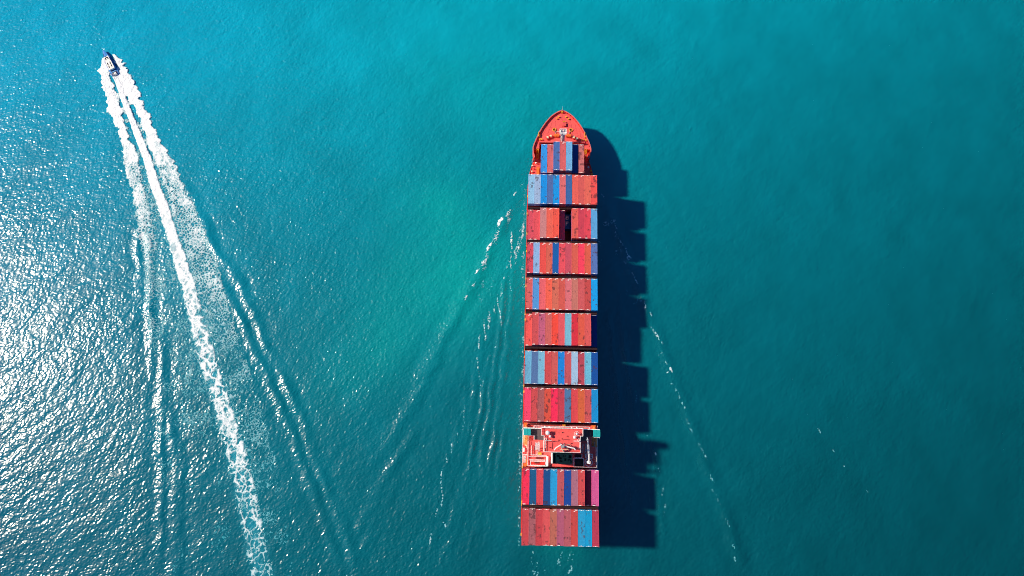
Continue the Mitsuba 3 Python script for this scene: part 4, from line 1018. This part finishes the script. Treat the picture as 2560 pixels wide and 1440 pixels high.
hl = BL / 2
bst = [(-hl, 1.62, 0.15, 1.15), (-hl + 2, 1.75, 0.0, 1.2), (-2, 1.8, -0.1, 1.3), (1.0, 1.68, -0.1, 1.45), (3.2, 1.30, 0.0, 1.62), (5.2, 0.78, 0.2, 1.8), (6.6, 0.30, 0.7, 1.95), (hl, 0.03, 1.5, 2.05)]
bv, bf = [], []
for y, hw, zk, zd in bst:
    bv += [[-hw, y, zd], [-hw * 0.86, y, zd * 0.35 + zk * 0.65], [0, y, zk - 0.35], [hw * 0.86, y, zd * 0.35 + zk * 0.65], [hw, y, zd]]
for i in range(len(bst) - 1):
    for k in range(4):
        A = i * 5 + k
        bf += [[A, A + 1, A + 6], [A, A + 6, A + 5]]
bf += [[0, 2, 1], [0, 4, 2], [4, 3, 2]]
bpart(boat, 'boat_hull', trimesh.Trimesh(np.array(bv, float), np.array(bf), process=False), 'm_boat_blue', smooth=30)
dv, df = [], []
for y, hw, zk, zd in bst:
    dv += [[-hw + 0.01, y, zd - 0.02], [0, y, zd + 0.05], [hw - 0.01, y, zd - 0.02]]
for i in range(len(bst) - 1):
    for k in (0, 1):
        A = i * 3 + k
        df += [[A, A + 1, A + 4], [A, A + 4, A + 3]]
dk = trimesh.Trimesh(np.array(dv, float), np.array(df), process=False)
bpart(boat, 'boat_deck', dk, 'm_boat_deck', label='bright blue foredeck')
bpart(boat, 'side_rail', [bar([s_ * 1.66, -2, 1.5], [s_ * 1.56, 1.0, 1.62], 0.08) for s_ in (-1, 1)] + [bar([s_ * 1.56, 1.0, 1.62], [s_ * 0.7, 5.2, 1.98], 0.08) for s_ in (-1, 1)], 'm_boat_navy')
cabv = [(-4.3, 1.18), (-0.2, 1.14), (0.0, 1.04), (2.6, 0.86)]
cp = Polygon([(-w_, y) for y, w_ in cabv] + [(w_, y) for y, w_ in cabv[::-1]])
cab = bpart(boat, 'cabin', [slab(cp, 1.2, 2.75), slab(cp.buffer(0.14), 2.75, 2.88)], 'm_boat_white', label='long white cabin with two rows of dark roof hatches')
for y in (1.5, -1.3, -2.9):
    for s_ in (-1, 1):
        bpart(cab, 'roof_hatch', [box(s_ * (0.60 if y < 1 else 0.50) - 0.20, s_ * (0.60 if y < 1 else 0.50) + 0.20, y - 0.62, y + 0.62, 2.885, 2.95)], 'm_glass')
bpart(cab, 'front_hatch', [box(-0.22, 0.22, 1.75, 2.72, 2.885, 2.96)], 'm_glass')
bpart(cab, 'windscreen', [bar([-0.8, 2.72, 2.1], [0.8, 2.72, 2.1], 0.06, 0.9)], 'm_glass')
for s_ in (-1, 1):
    for y in (-3.6, -2.4, -1.2, 0.8):
        bpart(cab, 'side_window', box(s_ * 1.12 - 0.08, s_ * 1.12 + 0.08, y, y + 0.9, 1.9, 2.5) if y < 0 else box(s_ * 1.0 - 0.06, s_ * 1.0 + 0.06, y, y + 0.9, 1.9, 2.5), 'm_glass')
bpart(boat, 'cockpit_shade', [box(-1.2, 1.2, -5.2, -4.35, 1.22, 1.26)], 'm_boat_navy')  # flat navy plate, the shade behind the cabin put into its colour
bpart(boat, 'stern_bench', [box(-1.0, 1.0, -5.55, -5.2, 1.2, 1.7)], 'm_lightblue')
mat('m_lightblue', (0.14, 0.42, 0.72), 0.4)
bpart(boat, 'aft_deck', [box(-1.35, 1.35, -7.0, -5.6, 1.2, 1.27)], 'm_boat_navy')
for x_ in (-0.62, 0.0, 0.55):
    ob = bpart(boat, 'outboard_motor', [box(x_ - 0.2, x_ + 0.2, -7.1, -6.1, 1.28, 1.85), box(x_ - 0.14, x_ + 0.14, -7.4, -7.1, 0.2, 1.5)], 'm_boat_white' if x_ > -0.3 else 'm_grey')
